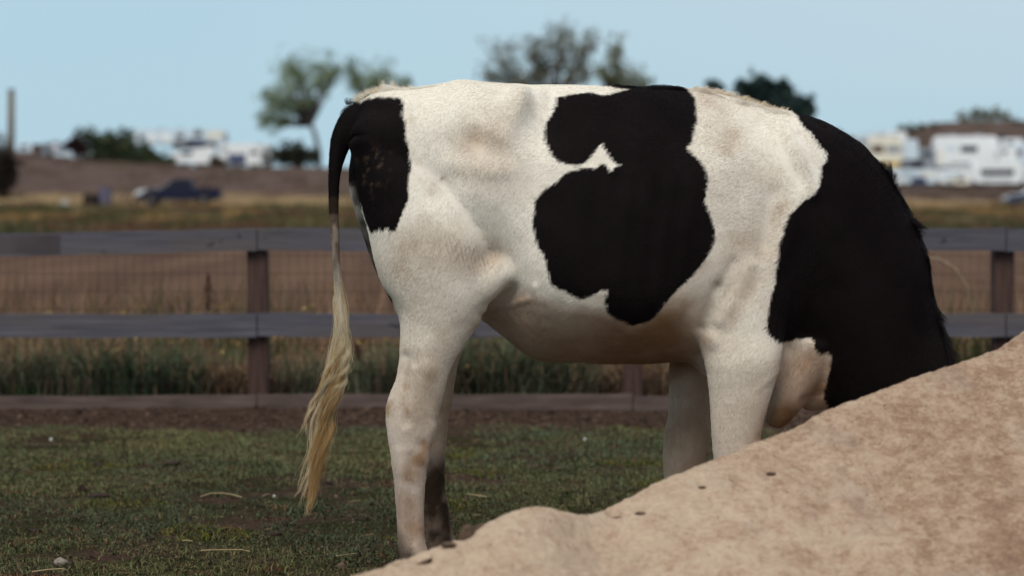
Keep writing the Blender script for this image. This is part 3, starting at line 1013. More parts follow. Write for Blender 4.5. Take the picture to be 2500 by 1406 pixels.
ridge_((990, 870), (992, 1030), -6, 12); ridge_((1012, 900), (1000, 1000), 4, 10); ridge_((1040, 900), (1010, 1010), 4, 22); bump_(1035, 1085, -3, 18); bump_(985, 1040, 3, 24)
ridge_((1060, 1040), (1040, 1120), 3, 12); ridge_((975, 1100), (985, 1300), 2, 10); ridge_((1000, 1110), (1012, 1320), -3, 8); ridge_((1030, 860), (1085, 980), 3, 26)
ridge_((1925, 330), (1985, 470), 9, 18); ridge_((1960, 480), (1900, 640), 6, 26); ridge_((1890, 480), (1872, 590), -8, 28); bump_(1790, 390, 9, 60); bump_(1782, 335, -4, 30)
ridge_((1790, 640), (1752, 705), -4, 14); ridge_((1752, 700), (1708, 800), -8, 12); ridge_((1830, 650), (1760, 780), 8, 20); bump_(1738, 830, 9, 22); ridge_((1300, 880), (1400, 700), 0, 12)
ridge_((1905, 900), (1850, 950), 1.4, 6)
ridge_((1308, 700), (1322, 800), 4, 8); ridge_((1290, 730), (1180, 760), 3, 8); bump_(1480, 700, 8, 100)
ridge_((1968, 900), (1945, 990), 3, 16); ridge_((2010, 960), (1960, 975), -4, 9)
for k in range(6):
    ridge_((1440 + 52 * k, 420), (1400 + 52 * k, 760), 2.2, 14)
tailmask = (pxy[:, 0] < 850) & (pxy[:, 1] > 300)
disp[tailmask] = 0
disp += (fbm(co_, 6.0, 5, 2) - 0.5) * 0.011 * np.where(tailmask, 0.3, 1) + (fbm(co_, 24.0, 9, 2) - 0.5) * 0.0022
wv_ = np.exp(-((pxy[:, 0] - 1145) / 62) ** 2 - ((pxy[:, 1] - 618 - (pxy[:, 0] - 1145) * .35) / 26) ** 2)
disp += 0.0028 * np.sin((pxy[:, 0] - .25 * pxy[:, 1]) * .62) * wv_ * sidew
co_ = co_ + no_ * disp[:, None]
body.vertices.foreach_set('co', co_.astype(np.float32).ravel()); body.update()

P_rump = [(862, 250), (880, 247), (905, 243), (925, 236), (950, 238), (970, 238), (983, 243), (985, 262), (984, 275), (990, 300), (991, 325), (995, 350), (1000, 370),
          (1002, 395), (1003, 410), (998, 440), (997, 470), (995, 490), (985, 515), (975, 540), (965, 566), (955, 565), (945, 557), (935, 562), (925, 560), (905, 570),
          (893, 540), (880, 500), (866, 452), (845, 450), (838, 520), (826, 560), (806, 545), (780, 520), (760, 200), (845, 225)]
P_mid = [(1362, 238), (1385, 234), (1420, 229), (1444, 226), (1460, 231), (1485, 233), (1500, 229), (1520, 223), (1535, 219), (1510, 215), (1478, 210), (1500, 190), (1600, 190), (1672, 205),
         (1685, 225), (1697, 240), (1700, 262), (1705, 290), (1703, 300), (1695, 320), (1692, 345), (1685, 355), (1672, 360), (1685, 368), (1700, 385), (1712, 395), (1725, 415), (1730, 440),
         (1727, 460), (1722, 485), (1722, 495), (1732, 515), (1740, 540), (1747, 565), (1747, 590), (1735, 615), (1715, 645), (1695, 670), (1665, 700), (1650, 715), (1625, 740), (1610, 765),
         (1585, 785), (1560, 790), (1545, 797), (1530, 788), (1505, 778), (1485, 765), (1480, 745), (1478, 735), (1485, 712), (1473, 706), (1455, 718), (1440, 725), (1420, 732), (1400, 722),
         (1385, 712), (1365, 705), (1345, 690), (1338, 665), (1333, 640), (1327, 620), (1315, 605), (1308, 580), (1303, 560), (1302, 545), (1305, 520), (1308, 490), (1315, 480), (1330, 465),
         (1345, 452), (1360, 445), (1375, 428), (1395, 416), (1420, 413), (1440, 409), (1455, 414), (1465, 402), (1475, 398), (1485, 410), (1492, 421), (1500, 409), (1515, 404), (1497, 395),
         (1490, 378), (1480, 368), (1472, 349), (1466, 352), (1455, 370), (1440, 388), (1425, 401), (1405, 404), (1390, 402), (1370, 398), (1350, 380), (1340, 360), (1331, 340), (1330, 320),
         (1335, 300), (1345, 285), (1358, 262), (1360, 245)]
P_neck = [(1938, 268), (1948, 285), (1957, 302), (1968, 315), (1980, 322), (1995, 345), (2010, 365), (2022, 375), (2018, 395), (2007, 410), (2003, 455), (1990, 475), (1965, 490), (1950, 503),
          (1930, 525), (1920, 545), (1912, 580), (1903, 600), (1900, 640), (1897, 660), (1895, 690), (1885, 720), (1878, 750), (1875, 790), (1873, 800), (1880, 820), (1905, 835), (1930, 832),
          (1950, 827), (1975, 825), (1985, 830), (1990, 850), (2005, 865), (2020, 862), (2032, 868), (2030, 880), (2022, 920), (2015, 950), (2013, 975), (2022, 990), (2025, 1012), (2100, 1500),
          (2700, 1500), (2700, 150), (1938, 150)]
def coat_sd(P, pts):
    """signed distance (photo px) to the black patches: near side as photographed, far side its own map"""
    q = pts
    sd1 = np.maximum(np.maximum(poly_sd(q, P_rump), poly_sd(q, P_mid)), poly_sd(q, P_neck))
    q2 = q.copy()
    q2[:, 0] += 45 * np.sin(q[:, 1] / 85.0) + 30 * np.sin(q[:, 0] / 120.0); q2[:, 1] += 40 * np.sin(q[:, 0] / 95.0)
    far_ = P[:, 1] > 8.03
    sd2 = sd1.copy()
    if far_.any():
        # legs and tail keep their own colour
        s2 = np.maximum(np.maximum(poly_sd(q2[far_], P_rump), poly_sd(q2[far_], P_mid)), poly_sd(q2[far_], P_neck))
        u = fade(np.clip((P[far_, 1] - 8.03) / 0.1, 0, 1))
        body_ = ((q[far_, 0] > 1000) & (q[far_, 1] < 760)).astype(float)
        u = u * body_
        sd2[far_] = sd1[far_] * (1 - u) + s2 * u
    return sd2

pxy = np.stack([co_[:, 0] / co_[:, 1] * FPX + CX, HY - (co_[:, 2] - EYE) / co_[:, 1] * FPX], 1)
sd = coat_sd(co_, pxy)

STAIN = [  # px, py, sigma, strength, squash
    (1275, 250, 30, .38, 1.2), (1215, 290, 45, .30, 1.0), (1150, 350, 42, .55, 1.4), (1230, 400, 60, .28, 1.6), (1180, 425, 50, .28, 1.5), (1050, 440, 22, .30, 1.0),
    (1077, 425, 6, .9, 1.3), (1190, 640, 46, .62, 1.3), (1110, 600, 50, .35, 1.2), (1000, 600, 50, .28, 1.0), (975, 650, 40, .22, 1.0), (1030, 560, 40, .22, 1.6), (1070, 800, 30, .15, 1.0),
    (1780, 335, 26, .45, 1.0), (1890, 505, 32, .50, .8), (1840, 600, 50, .30, 1.0), (1630, 790, 60, .75, .9), (1600, 830, 60, .6, 1.5), (1690, 740, 32, .40, 1.0), (1480, 860, 80, .45, 2.0),
    (1024, 1080, 20, .55, .7), (1012, 1112, 22, .80, .85), (998, 1145, 18, .50, 1.1), (987, 1165, 14, .60, 1.4), (950, 1008, 15, .55, .7), (1040, 900, 30, .22, .6), (989, 905, 15, .30, .5), (991, 950, 15, .40, .45), (992, 1000, 15, .45, .45), (985, 1230, 30, .3, .8), (1010, 1290, 26, .35, 1.2),  # spots down the hind-leg groove: crease dirt that also paints in its shade
    (1895, 1035, 42, 1.0, 1.0), (1900, 1050, 30, .7, 1.2), (1960, 860, 20, .4, 1.5), (1990, 940, 22, .45, 1.0), (1820, 690, 40, .30, 1.0), (1790, 760, 30, .25, 1.0), (1735, 820, 12, .35, .7),
    (1870, 420, 50, .18, 1.0), (1960, 400, 30, .25, 1.0), (995, 300, 15, .3, 1), (1010, 380, 14, .3, 1), (1700, 640, 40, .30, 1), (1330, 250, 20, .2, 1), (1750, 230, 40, .35, 1.5)]
def coat_color(P, pts, sd_, jag):
    n_ = len(P)
    st = np.zeros(n_)
    wpts = pts + np.stack([fbm(P, 9, 501, 4) - .5, fbm(P, 9, 507, 4) - .5], 1) * 95
    for (a, b, s, k_, sq) in STAIN:
        st = 1 - (1 - st) * (1 - min(1, k_ * 1.0) * np.exp(-((wpts[:, 0] - a) / (s * sq)) ** 2 - ((wpts[:, 1] - b) / s) ** 2))
    bl = np.clip(poly_sd(wpts * .35 + pts * .65, [(1160, 775), (1205, 730), (1250, 694), (1300, 704), (1345, 722), (1400, 742), (1470, 752), (1550, 800), (1620, 775), (1680, 745), (1722, 790), (1715, 905), (1640, 940), (1150, 940)]) / 34 + .30, 0, 1) * (P[:, 2] > .5)  # brown belly skin, with the shade under the flank fold painted in
    st = st + (fbm(P, 5, 101, 4) - 0.47) * 0.62 + (fbm(P, 30, 105, 2) - 0.5) * 0.18
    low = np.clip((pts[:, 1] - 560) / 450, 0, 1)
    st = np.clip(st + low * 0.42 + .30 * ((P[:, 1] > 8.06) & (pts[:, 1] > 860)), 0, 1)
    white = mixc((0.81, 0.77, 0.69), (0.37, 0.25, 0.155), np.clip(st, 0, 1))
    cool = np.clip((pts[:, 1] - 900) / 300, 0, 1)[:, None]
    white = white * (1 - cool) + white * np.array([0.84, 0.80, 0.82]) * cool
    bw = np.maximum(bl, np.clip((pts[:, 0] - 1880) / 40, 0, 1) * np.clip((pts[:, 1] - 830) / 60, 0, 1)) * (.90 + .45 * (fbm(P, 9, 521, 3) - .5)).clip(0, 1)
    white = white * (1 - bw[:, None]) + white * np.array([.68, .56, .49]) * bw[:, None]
    black = np.tile(np.array([0.0065, 0.0042, 0.0048]), (n_, 1)) * (0.7 + 0.6 * vnoise(P, 15, 131))[:, None]
    m_ = np.clip((sd_ + jag) / 1.6 + 0.5, 0, 1)[:, None]
    c_ = white * (1 - m_) + black * m_
    # mud: far hind shank, both hind feet, buttock splashes, tail
    mud = np.array([0.040, 0.026, 0.018])
    farleg = (P[:, 1] > 8.08) & (pts[:, 0] < 1250)
    mm = np.clip((pts[:, 1] - 1085) / 60, 0, 1) * np.clip((1092 + (pts[:, 1] - 1100) * .08 - pts[:, 0]) / 14 + .2, 0, 1) * farleg
    nearfoot = (P[:, 1] < 8.0) & (pts[:, 0] < 1250)
    mm = np.maximum(mm, np.clip((pts[:, 1] - 1292 + (985 - pts[:, 0]) * 1.6) / 36, 0, 1) * nearfoot * (pts[:, 1] > 1180))
    mm = mm * np.clip(0.72 + 1.3 * (fbm(P, 24, 141, 3) - .4), 0, 1)
    foot = np.clip((0.09 - P[:, 2]) / 0.04, 0, 1)
    mm = np.maximum(mm, foot)
    tl = (pts[:, 0] < 850) & (pts[:, 1] > 480) & (pts[:, 1] < 720)
    mm = np.maximum(mm, tl * np.clip((760 - pts[:, 1]) / 170, 0, 1) * (.66 + np.clip((fbm(P * np.array([1, 1, .4]), 60, 151, 3) - .48) * 6, 0, 1)).clip(0, 1))
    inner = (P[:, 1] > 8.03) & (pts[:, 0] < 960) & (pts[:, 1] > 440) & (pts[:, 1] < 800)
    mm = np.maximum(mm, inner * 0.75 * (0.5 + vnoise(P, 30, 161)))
    c_ = c_ * (1 - mm[:, None]) + mud * mm[:, None]
    spl = 0.5 * np.clip((fbm(P, 75, 171, 3) - .62) * 9, 0, 1) * np.exp(-((pts[:, 0] - 915) / 38) ** 2 - ((pts[:, 1] - 415) / 55) ** 2) * (P[:, 1] < 7.95)
    c_ = c_ * (1 - spl[:, None]) + np.array([0.14, 0.09, 0.06]) * spl[:, None]
    tm = ((pts[:, 0] < 850) & (pts[:, 1] > 520)) * np.clip((720 - pts[:, 1]) / 90, 0, 1) * (.55 + .45 * vnoise(P * np.array([1, 1, .3]), 120, 181))
    c_ = c_ * (1 - .8 * tm[:, None]) + np.array([0.17, 0.125, 0.095]) * .8 * tm[:, None]
    # tail fades to blond
    tb = ((pts[:, 0] < 852) & (pts[:, 1] > 680)) * np.clip((pts[:, 1] - 680) / 220, 0, 1)
    c_ = c_ * (1 - 0.6 * tb[:, None]) + np.array([0.55, 0.42, 0.24]) * 0.6 * tb[:, None]
    return c_

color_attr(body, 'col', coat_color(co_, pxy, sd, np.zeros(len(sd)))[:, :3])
a = body.attributes.new('sd', 'FLOAT', 'POINT'); a.data.foreach_set('value', sd.astype(np.float32))
t = NT('cow_skin')
t.b.inputs['Specular IOR Level'].default_value = 0.05
n1 = t.noise(t.coords((300, 300, 90)), 1.0, 3, .6)
t.bump(n1, 0.25, 0.003)
cc = t.mix(1.0, t.attr('col'), t.ramp(n1, [(0.3, (0.86, 0.84, 0.82)), (0.7, (1.0, 1.0, 1.0))]), 'MULTIPLY')
m_skin = t.out(cc, 0.75)
BASE = np.array([0.25, 8.0, 0.0])
body.vertices.foreach_set('co', (co_ - BASE).astype(np.float32).ravel()); body.update()
cow = link('cow', body, m_skin, None, loc=tuple(BASE), smooth=True,
           label='black and white cow grazing in side view with long blond tail switch', category='cow')

t = NT('coat_hair')
t.b.inputs['Specular IOR Level'].default_value = 0.13
m_hair = t.out(t.attr('col'), 0.5)

# short coat over the whole animal
def wgt(c_, n_):
    return 0.18 + 0.9 * np.clip(-n_[:, 1] + 0.25, 0, 1) + 0.5 * np.clip(n_[:, 2], 0, 1)
NH = 450000
Pn, Nn, tri_, wv = sample_mesh(body, NH, wgt)
Pn = Pn + BASE
q = np.stack([Pn[:, 0] / Pn[:, 1] * FPX + CX, HY - (Pn[:, 2] - EYE) / Pn[:, 1] * FPX], 1)
sdh = (sd[tri_] * wv).sum(1)
# flow of the coat: backwards and down, straight down the legs, upright along the spine
legs = np.clip((q[:, 1] - 700) / 200, 0, 1)
fl = np.stack([-0.8 * (1 - legs) - 0.1, np.zeros(NH), -0.55 - 0.6 * legs], 1)
an = (fbm(Pn, 4, 201, 2) - 0.5) * 2.2
fl = np.stack([fl[:, 0] * np.cos(an) - fl[:, 2] * np.sin(an), fl[:, 1], fl[:, 0] * np.sin(an) + fl[:, 2] * np.cos(an)], 1)
# whorl on the belly side
wx, wy = q[:, 0] - 1400, q[:, 1] - 785
wr = np.exp(-(wx ** 2 + wy ** 2) / 70 ** 2)[:, None]
fl = fl * (1 - wr) + np.stack([wy / 60 + wx / 120, np.zeros(NH), wx / 60 - wy / 120], 1) * wr
fl += rng.normal(0, 0.17, fl.shape)
fl -= (fl * Nn).sum(1)[:, None] * Nn
fl /= np.linalg.norm(fl, axis=1)[:, None] + 1e-6
crest = np.clip((Nn[:, 2] - 0.55) / 0.3, 0, 1) * (np.abs(Pn[:, 1] - 8) < 0.06) * (q[:, 1] < 330)
crestn = np.clip((Nn[:, 0] - 0.55) / 0.3, 0, 1) * (np.abs(Pn[:, 1] - 8) < 0.05) * (q[:, 0] > 2080)
clump = np.clip(vnoise(Pn, 26, 211) * 1.8 - 0.5, 0, 1)
zone = np.clip(np.interp(q[:, 0], [840, 880, 990, 1060, 1100, 1470, 1520, 1690, 1760, 1900, 1930], [1, 1, .8, .5, .05, .05, .5, .5, 1, .6, .1]), 0, 1)
up_ = np.maximum(crest * zone, crestn) * clump
L = 0.0105 * rng.uniform(.6, 1.3, NH) * (1 + 2.0 * up_)
lift = 0.15 + 0.80 * up_
tz = np.clip((q[:, 1] - 620) / 200, 0, 1) * (q[:, 0] < 850)
L = L * (1 + 1.8 * tz)
tlg = (q[:, 0] < 850) & (q[:, 1] > 540)
fl[tlg] = np.array([0.0, 0.0, -1.0]) + rng.normal(0, .15, (tlg.sum(), 3))
p0 = Pn - Nn * 0.001
p1 = p0 + (fl * 0.45 + Nn * lift[:, None] * 0.75) * L[:, None]
p2 = p0 + (fl * 1.0 + Nn * lift[:, None]) * L[:, None]
jag = (fbm(np.stack([Pn[:, 0] * 1.0, Pn[:, 2] * .6, Pn[:, 2] * 0], 1), 70, 221, 3) - 0.5) * 13 + rng.normal(0, 1.6, NH)
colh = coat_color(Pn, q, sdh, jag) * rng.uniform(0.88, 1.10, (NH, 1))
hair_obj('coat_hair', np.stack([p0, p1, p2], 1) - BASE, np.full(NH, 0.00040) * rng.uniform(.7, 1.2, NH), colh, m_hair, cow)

# tail switch: wavy locks
path = np.array([(830, 760), (832, 820), (826, 870), (815, 920), (803, 965), (793, 1010), (783, 1060), (775, 1110), (768, 1160), (760, 1205), (752, 1245), (749, 1268)], float)
def lock(pts, n_h, spread, c0, c1, wav, seed, taper=0.35, dd=7.95, tight=0.0):
    r_ = np.random.default_rng(seed)
    S = spline(np.asarray(pts, float), 24)
    u = np.linspace(0, 1, 24)
    ph, fr = r_.uniform(0, 6.28), r_.uniform(11, 19)
    amp = wav * np.sin(np.pi * np.clip(u * 1.1, 0, 1))
    S = S + np.stack([amp * np.sin(fr * u + ph), np.zeros(24)], 1)
    dep = dd + amp / 800 * np.cos(fr * u + ph)
    C_ = np.stack([(S[:, 0] - CX) / FPX * dep, dep, EYE - (S[:, 1] - HY) / FPX * dep], 1)
    off = r_.normal(0, 1, (n_h, 3)) * np.array([1, 1, 0.2])
    prof = (1 - tight) * (0.35 + 0.65 * np.sin(np.pi * np.clip(u * .85 + .12, 0, 1))) * (1 - (1 - taper) * u)
    cutu = r_.uniform(0.72, 1.0, n_h)
    out = []
    for h in range(n_h):
        uu = np.linspace(0, cutu[h], 12)
        c_ = np.stack([np.interp(uu, u, C_[:, k]) for k in range(3)], 1)
        pr = np.interp(uu, u, prof)[:, None]
        j = r_.normal(0, 0.0012, (12, 3)).cumsum(0) * (0.8 + 1.6 * (r_.random() < .12))
        tw = np.stack([np.cos(uu * 5 + seed), np.sin(uu * 5 + seed), 0 * uu], 1)
        o_ = off[h] * spread * pr
        o_ = np.stack([o_[:, 0] * tw[:, 0] - o_[:, 1] * tw[:, 1], o_[:, 0] * tw[:, 1] + o_[:, 1] * tw[:, 0], o_[:, 2]], 1)
        out.append(c_ + o_ + j)
    cc_ = mixc(c0, c1, r_.random(n_h)) * r_.uniform(.7, 1.2, (n_h, 1))
    return np.array(out), cc_
cream, gold, brownish = (0.72, 0.63, 0.46), (0.52, 0.34, 0.15), (0.22, 0.125, 0.055)
L_ = []
for s in range(14):        # upper sleeve
    o = (s % 5 - 2) * 4.5
    L_.append(lock([(824 + o * .3, 640 + 8 * s), (830 + o * .8, 720 + 6 * s), (836 + o * 1.2, 800 + 4 * s), (829 + o * 2.2, 860), (818 + o * 2.2, 925), (808 + o * 1.8, 985)], 90, 0.0045, cream, (0.58, 0.45, 0.26), 2.5, 300 + s))
for s in range(27):
    o = rng.uniform(-1, 1)
    e = [rng.uniform(.45, .68), rng.uniform(.85, 1.0), rng.uniform(.6, .9)][s % 3]
    pts = [(832 + o * 8, 815)] + [(x_ + o * wd_ , y_) for (x_, y_), wd_ in zip(path[2:], [16, 21, 20, 18, 17, 14, 11, 9, 6, 4])]
    pts = pts[:max(5, int(len(pts) * e))]
    cA, cB = [(cream, (.62, .5, .3)), (gold, (.38, .23, .10)), (gold, brownish)][s % 3]
    L_.append(lock(pts, 150, 0.0027, cA, cB, rng.uniform(5, 12), 400 + s))
for k_, pts in enumerate([
        [(812, 900), (795, 935), (775, 965), (757, 990), (748, 1020), (738, 1045), (720, 1068)],
        [(806, 920), (785, 950), (768, 985), (752, 1010), (746, 1040), (752, 1075)],
        [(790, 960), (770, 1010), (758, 1060), (752, 1110), (738, 1150), (728, 1190)],
        [(780, 1080), (760, 1120), (748, 1160), (735, 1190), (716, 1214)],
        [(785, 1060), (768, 1110), (756, 1150), (742, 1200), (732, 1240)],
        [(812, 985), (806, 1040), (800, 1090), (790, 1140)],
        [(770, 1150), (762, 1200), (752, 1240), (744, 1262)],
        [(845, 800), (850, 850), (849, 885), (840, 930)]]):
    L_.append(lock(pts, 26 if k_ < 7 else 50, 0.0022, cream, gold, 3.0, 500 + k_, 0.2))
hp = np.concatenate([a_[0] for a_ in L_]); hcq = np.concatenate([a_[1] for a_ in L_])
hair_obj('tail_switch', hp - BASE, np.full(len(hp), 0.00034), hcq, m_hair, cow)

# standing tufts along the rump, withers and crest
def tufts(lst, c0, c1, seed):
    r_ = np.random.default_rng(seed)
    out, cs_ = [], []
    for (x_, y_, h_, lean_, n_h) in lst:
        b0 = W(x_, y_ + 6, 8.0)
        ln_ = np.array([lean_, 0, 1.0]); ln_ /= np.linalg.norm(ln_)
        for k in range(n_h):
            r0 = b0 + np.array([r_.normal(0, .005), r_.normal(0, .012), 0])
            L0 = h_ / 800 * r_.uniform(.6, 1.1) + .007
            tip = r0 + ln_ * L0 + r_.normal(0, .0022, 3)
            out.append([r0, (r0 + tip) / 2 + r_.normal(0, .0006, 3), tip])
        cs_.append(mixc(c0, c1, r_.random(n_h)))
    return np.array(out), np.concatenate(cs_)
A1 = tufts([(868 + 6 * k, np.interp(868 + 6 * k, [868, 900, 930, 1000, 1050], [243, 224, 216, 217, 212]), rng.uniform(5, 13), -.5 - .5 * rng.random(), 30) for k in range(24)] + [(935, 213, 18, -.1, 34), (955, 212, 19, .1, 34), (976, 213, 14, -1.2, 30), (1012, 213, 12, -1.2, 26)], (0.80, 0.76, 0.66), (0.6, 0.5, 0.36), 3)
A2 = tufts([(1690 + 11 * k, np.interp(1690 + 11 * k, [1690, 1750, 1800, 1870, 1930], [214, 221, 235, 258, 275]), rng.uniform(4, 12), .9 + .6 * rng.random(), 34) for k in range(22)], (0.74, 0.66, 0.52), (0.56, 0.43, 0.29), 4)
A3 = tufts([(850, 250, 12, -.25, 20), (854, 250, 12, .1, 20)] + [(1480 + 13 * k, 208 + .3 * k, rng.uniform(2, 7), -1.6, 14) for k in range(15)], (0.012, 0.010, 0.011), (0.02, 0.016, 0.018), 5)
crx = [(2180, 428), (2190, 445), (2197, 462), (2202, 482), (2207, 500), (2213, 520), (2218, 545), (2224, 570), (2230, 595), (2236, 620), (2243, 645), (2250, 668), (2262, 705), (2274, 740), (2288, 780), (2298, 815), (2308, 850)]
outn, csn = [], []
r_ = np.random.default_rng(8)
crx = [(np.interp(yq, [c_[1] for c_ in crx], [c_[0] for c_ in crx]), yq) for yq in np.arange(428, 880, 6.5)]
for (x_, y_) in crx:
    big = r_.random() ** 2
    b0 = W(x_ - (8 if y_ < 500 else 3), y_, 8.0)
    for k in range(26):
        r0 = b0 + np.array([r_.normal(0, .002), r_.normal(0, .012), r_.normal(0, .008)])
        dr = np.array([1.0, 0, 1.1]); dr /= np.linalg.norm(dr)
        tip = r0 + dr * (.008 + .014 * big) * r_.uniform(.8, 1.1) + r_.normal(0, .0018, 3)
        outn.append([r0, (r0 + tip) / 2, tip]); csn.append((0.012, 0.010, 0.011))
tp = np.concatenate([A1[0], A2[0], A3[0], np.array(outn)]); tcl = np.concatenate([A1[1], A2[1], A3[1], np.array(csn)])
hair_obj('crest_tufts', tp - BASE, np.full(len(tp), 0.0005), tcl, m_hair, cow)

# ------------------------------------------------------------------ the sand pile in front
def dn_(px_):
    return 5.55 + (px_ - 880) / 1620 * 1.15
top = [(300, 1800), (420, 1700), (600, 1560), (760, 1456), (880, 1402), (930, 1388), (960, 1372), (1040, 1345), (1105, 1322), (1140, 1312), (1180, 1280), (1240, 1250), (1290, 1238), (1340, 1238), (1400, 1251), (1450, 1254), (1520, 1222),
       (1600, 1178), (1700, 1140), (1800, 1100), (1900, 1062), (1960, 1036), (2000, 1010), (2100, 975), (2200, 935), (2300, 900), (2400, 868), (2440, 852), (2500, 812), (2620, 742), (2800, 640), (2950, 590), (3150, 580), (3350, 640), (3700, 860), (4100, 1200), (4600, 1700)]
TR = np.array([W(a_, b_, dn_(a_)) for a_, b_ in top])
NU, NV = 760, 300
SR = spline(TR, NU * 3)
arc = np.concatenate([[0], np.cumsum(np.linalg.norm(np.diff(SR, axis=0), axis=1))])
# finer where the camera looks
pxs = SR[:, 0] / SR[:, 1] * FPX + CX
den = np.where((pxs > 760) & (pxs < 2620), 1.0, 0.25)
cd = np.concatenate([[0], np.cumsum(np.diff(arc) * den[1:])])
SR = np.stack([np.interp(np.linspace(0, cd[-1], NU), cd, SR[:, k]) for k in range(3)], 1)
vv = np.linspace(-1, 1, NV); vv = np.sign(vv) * np.abs(vv) ** 1.5 * 2.2
Yg = SR[:, 1][:, None] + vv[None, :] * 1.0
Xg = SR[:, 0][:, None] + vv[None, :] * -0.10 + 0 * Yg
av = np.abs(vv)[None, :]
Zg = SR[:, 2][:, None] - 0.58 * (np.sqrt(av ** 2 + 0.035 ** 2) - 0.035)
pg = np.stack([Xg.ravel(), Yg.ravel(), 0 * Xg.ravel()], 1)
soft = np.clip(av / 0.25, 0.15, 1) * np.ones_like(Zg)
Zg = Zg + ((fbm(pg, 3.2, 601, 3) - .5) * .085).reshape(Zg.shape) * soft
Zg = Zg + ((fbm(pg, 13, 611, 3) - .5) * .030).reshape(Zg.shape) * np.clip(soft, .35, 1)
Zg = Zg + ((fbm(pg, 60, 621, 3) - .5) * .011).reshape(Zg.shape)
# dents left by hooves near the crest, with the photograph's dark hollows
pjx = Xg / Yg * FPX + CX; pjy = HY - (Zg - EYE) / Yg * FPX
front = (vv[None, :] < 0.02) & (vv[None, :] > -1.2)
for (a_, b_, sx1, sy1, am) in [(1025, 1364, 26, 7, .022), (1503, 1251, 18, 7, .020), (1563, 1243, 15, 8, .018), (1785, 1157, 28, 7, .026), (1880, 1150, 16, 6, .014), (1715, 1180, 14, 8, .014), (2100, 1075, 50, 10, .010), (1400, 1300, 80, 14, .012)]:
    Zg = Zg - am * np.exp(-((pjx - a_) / sx1) ** 2 - ((pjy - b_) / sy1) ** 2) * front
base_z = -0.03
Zg = np.where(Zg < 0.0, np.maximum(Zg, base_z), Zg)
V = np.stack([Xg.ravel(), Yg.ravel(), Zg.ravel()], 1)
ii = (np.arange(NU - 1)[:, None] * NV + np.arange(NV - 1)[None, :]).ravel()
BF = np.array([1.6, 6.4, 0.0])
me = mesh_np('sand_pile', V - BF, quads=np.stack([ii, ii + NV, ii + NV + 1, ii + 1], 1))
t = NT('speckled_sand')
t.b.inputs['Specular IOR Level'].default_value = 0.05
co_n = t.coords()
a1 = t.noise(co_n, 3.2, 4, .55); a2 = t.noise(co_n, 17, 5, .65, .4); a3 = t.noise(t.coords((.9, .9, 1.3)), 62, 6, .78, .8); a4 = t.noise(co_n, 380, 3, .7)
sx_n = t.n('ShaderNodeSeparateXYZ'); t.l(co_n, sx_n.inputs[0])
red = t.rng(sx_n.outputs['X'], -1.7, .3, -.05, .085)          # redder soil was tipped on the right half
mm_n = t.math('ADD', t.math('MULTIPLY', a2, .30), t.math('MULTIPLY', a3, .48))
mm_n = t.math('ADD', mm_n, t.math('MULTIPLY', a1, .24)); mm_n = t.math('ADD', mm_n, red)
c_n = t.ramp(mm_n, [(.39, (0.45, 0.362, 0.272)), (.49, (0.38, 0.286, 0.212)), (.57, (0.275, 0.185, 0.128)), (.67, (0.18, 0.110, 0.080))])
g_n = t.rng(t.noise(co_n, 5.5, 3), .56, .68, 0, .22)
c_n = t.mix(g_n, c_n, (0.27, 0.24, 0.20))
c_n = t.mix(1.0, c_n, t.ramp(a4, [(.3, (.86, .84, .82)), (.7, (1.12, 1.12, 1.12))]), 'MULTIPLY')
t.bump(a4, .5, .004)
pile = link('sand_pile', me, t.out(c_n, .95), None, loc=tuple(BF), smooth=True,
            label='tall pile of pale tan sand flecked with reddish soil in front of the cow', category='sand pile')
# loose crumbs and pebbles on its face
n = 9000
iu = rng.integers(0, NU, n); iv = rng.integers(0, NV, n)
P = np.stack([Xg[iu, iv], Yg[iu, iv], Zg[iu, iv]], 1) + rng.normal(0, .002, (n, 3)) * np.array([1, 1, 0])
S = rng.uniform(.001, .0030, n)
o = lumps('gravel', P, S, mixc((0.36, 0.28, 0.21), (0.22, 0.14, 0.10), rng.random(n)), m_crumb, kind='stuff')
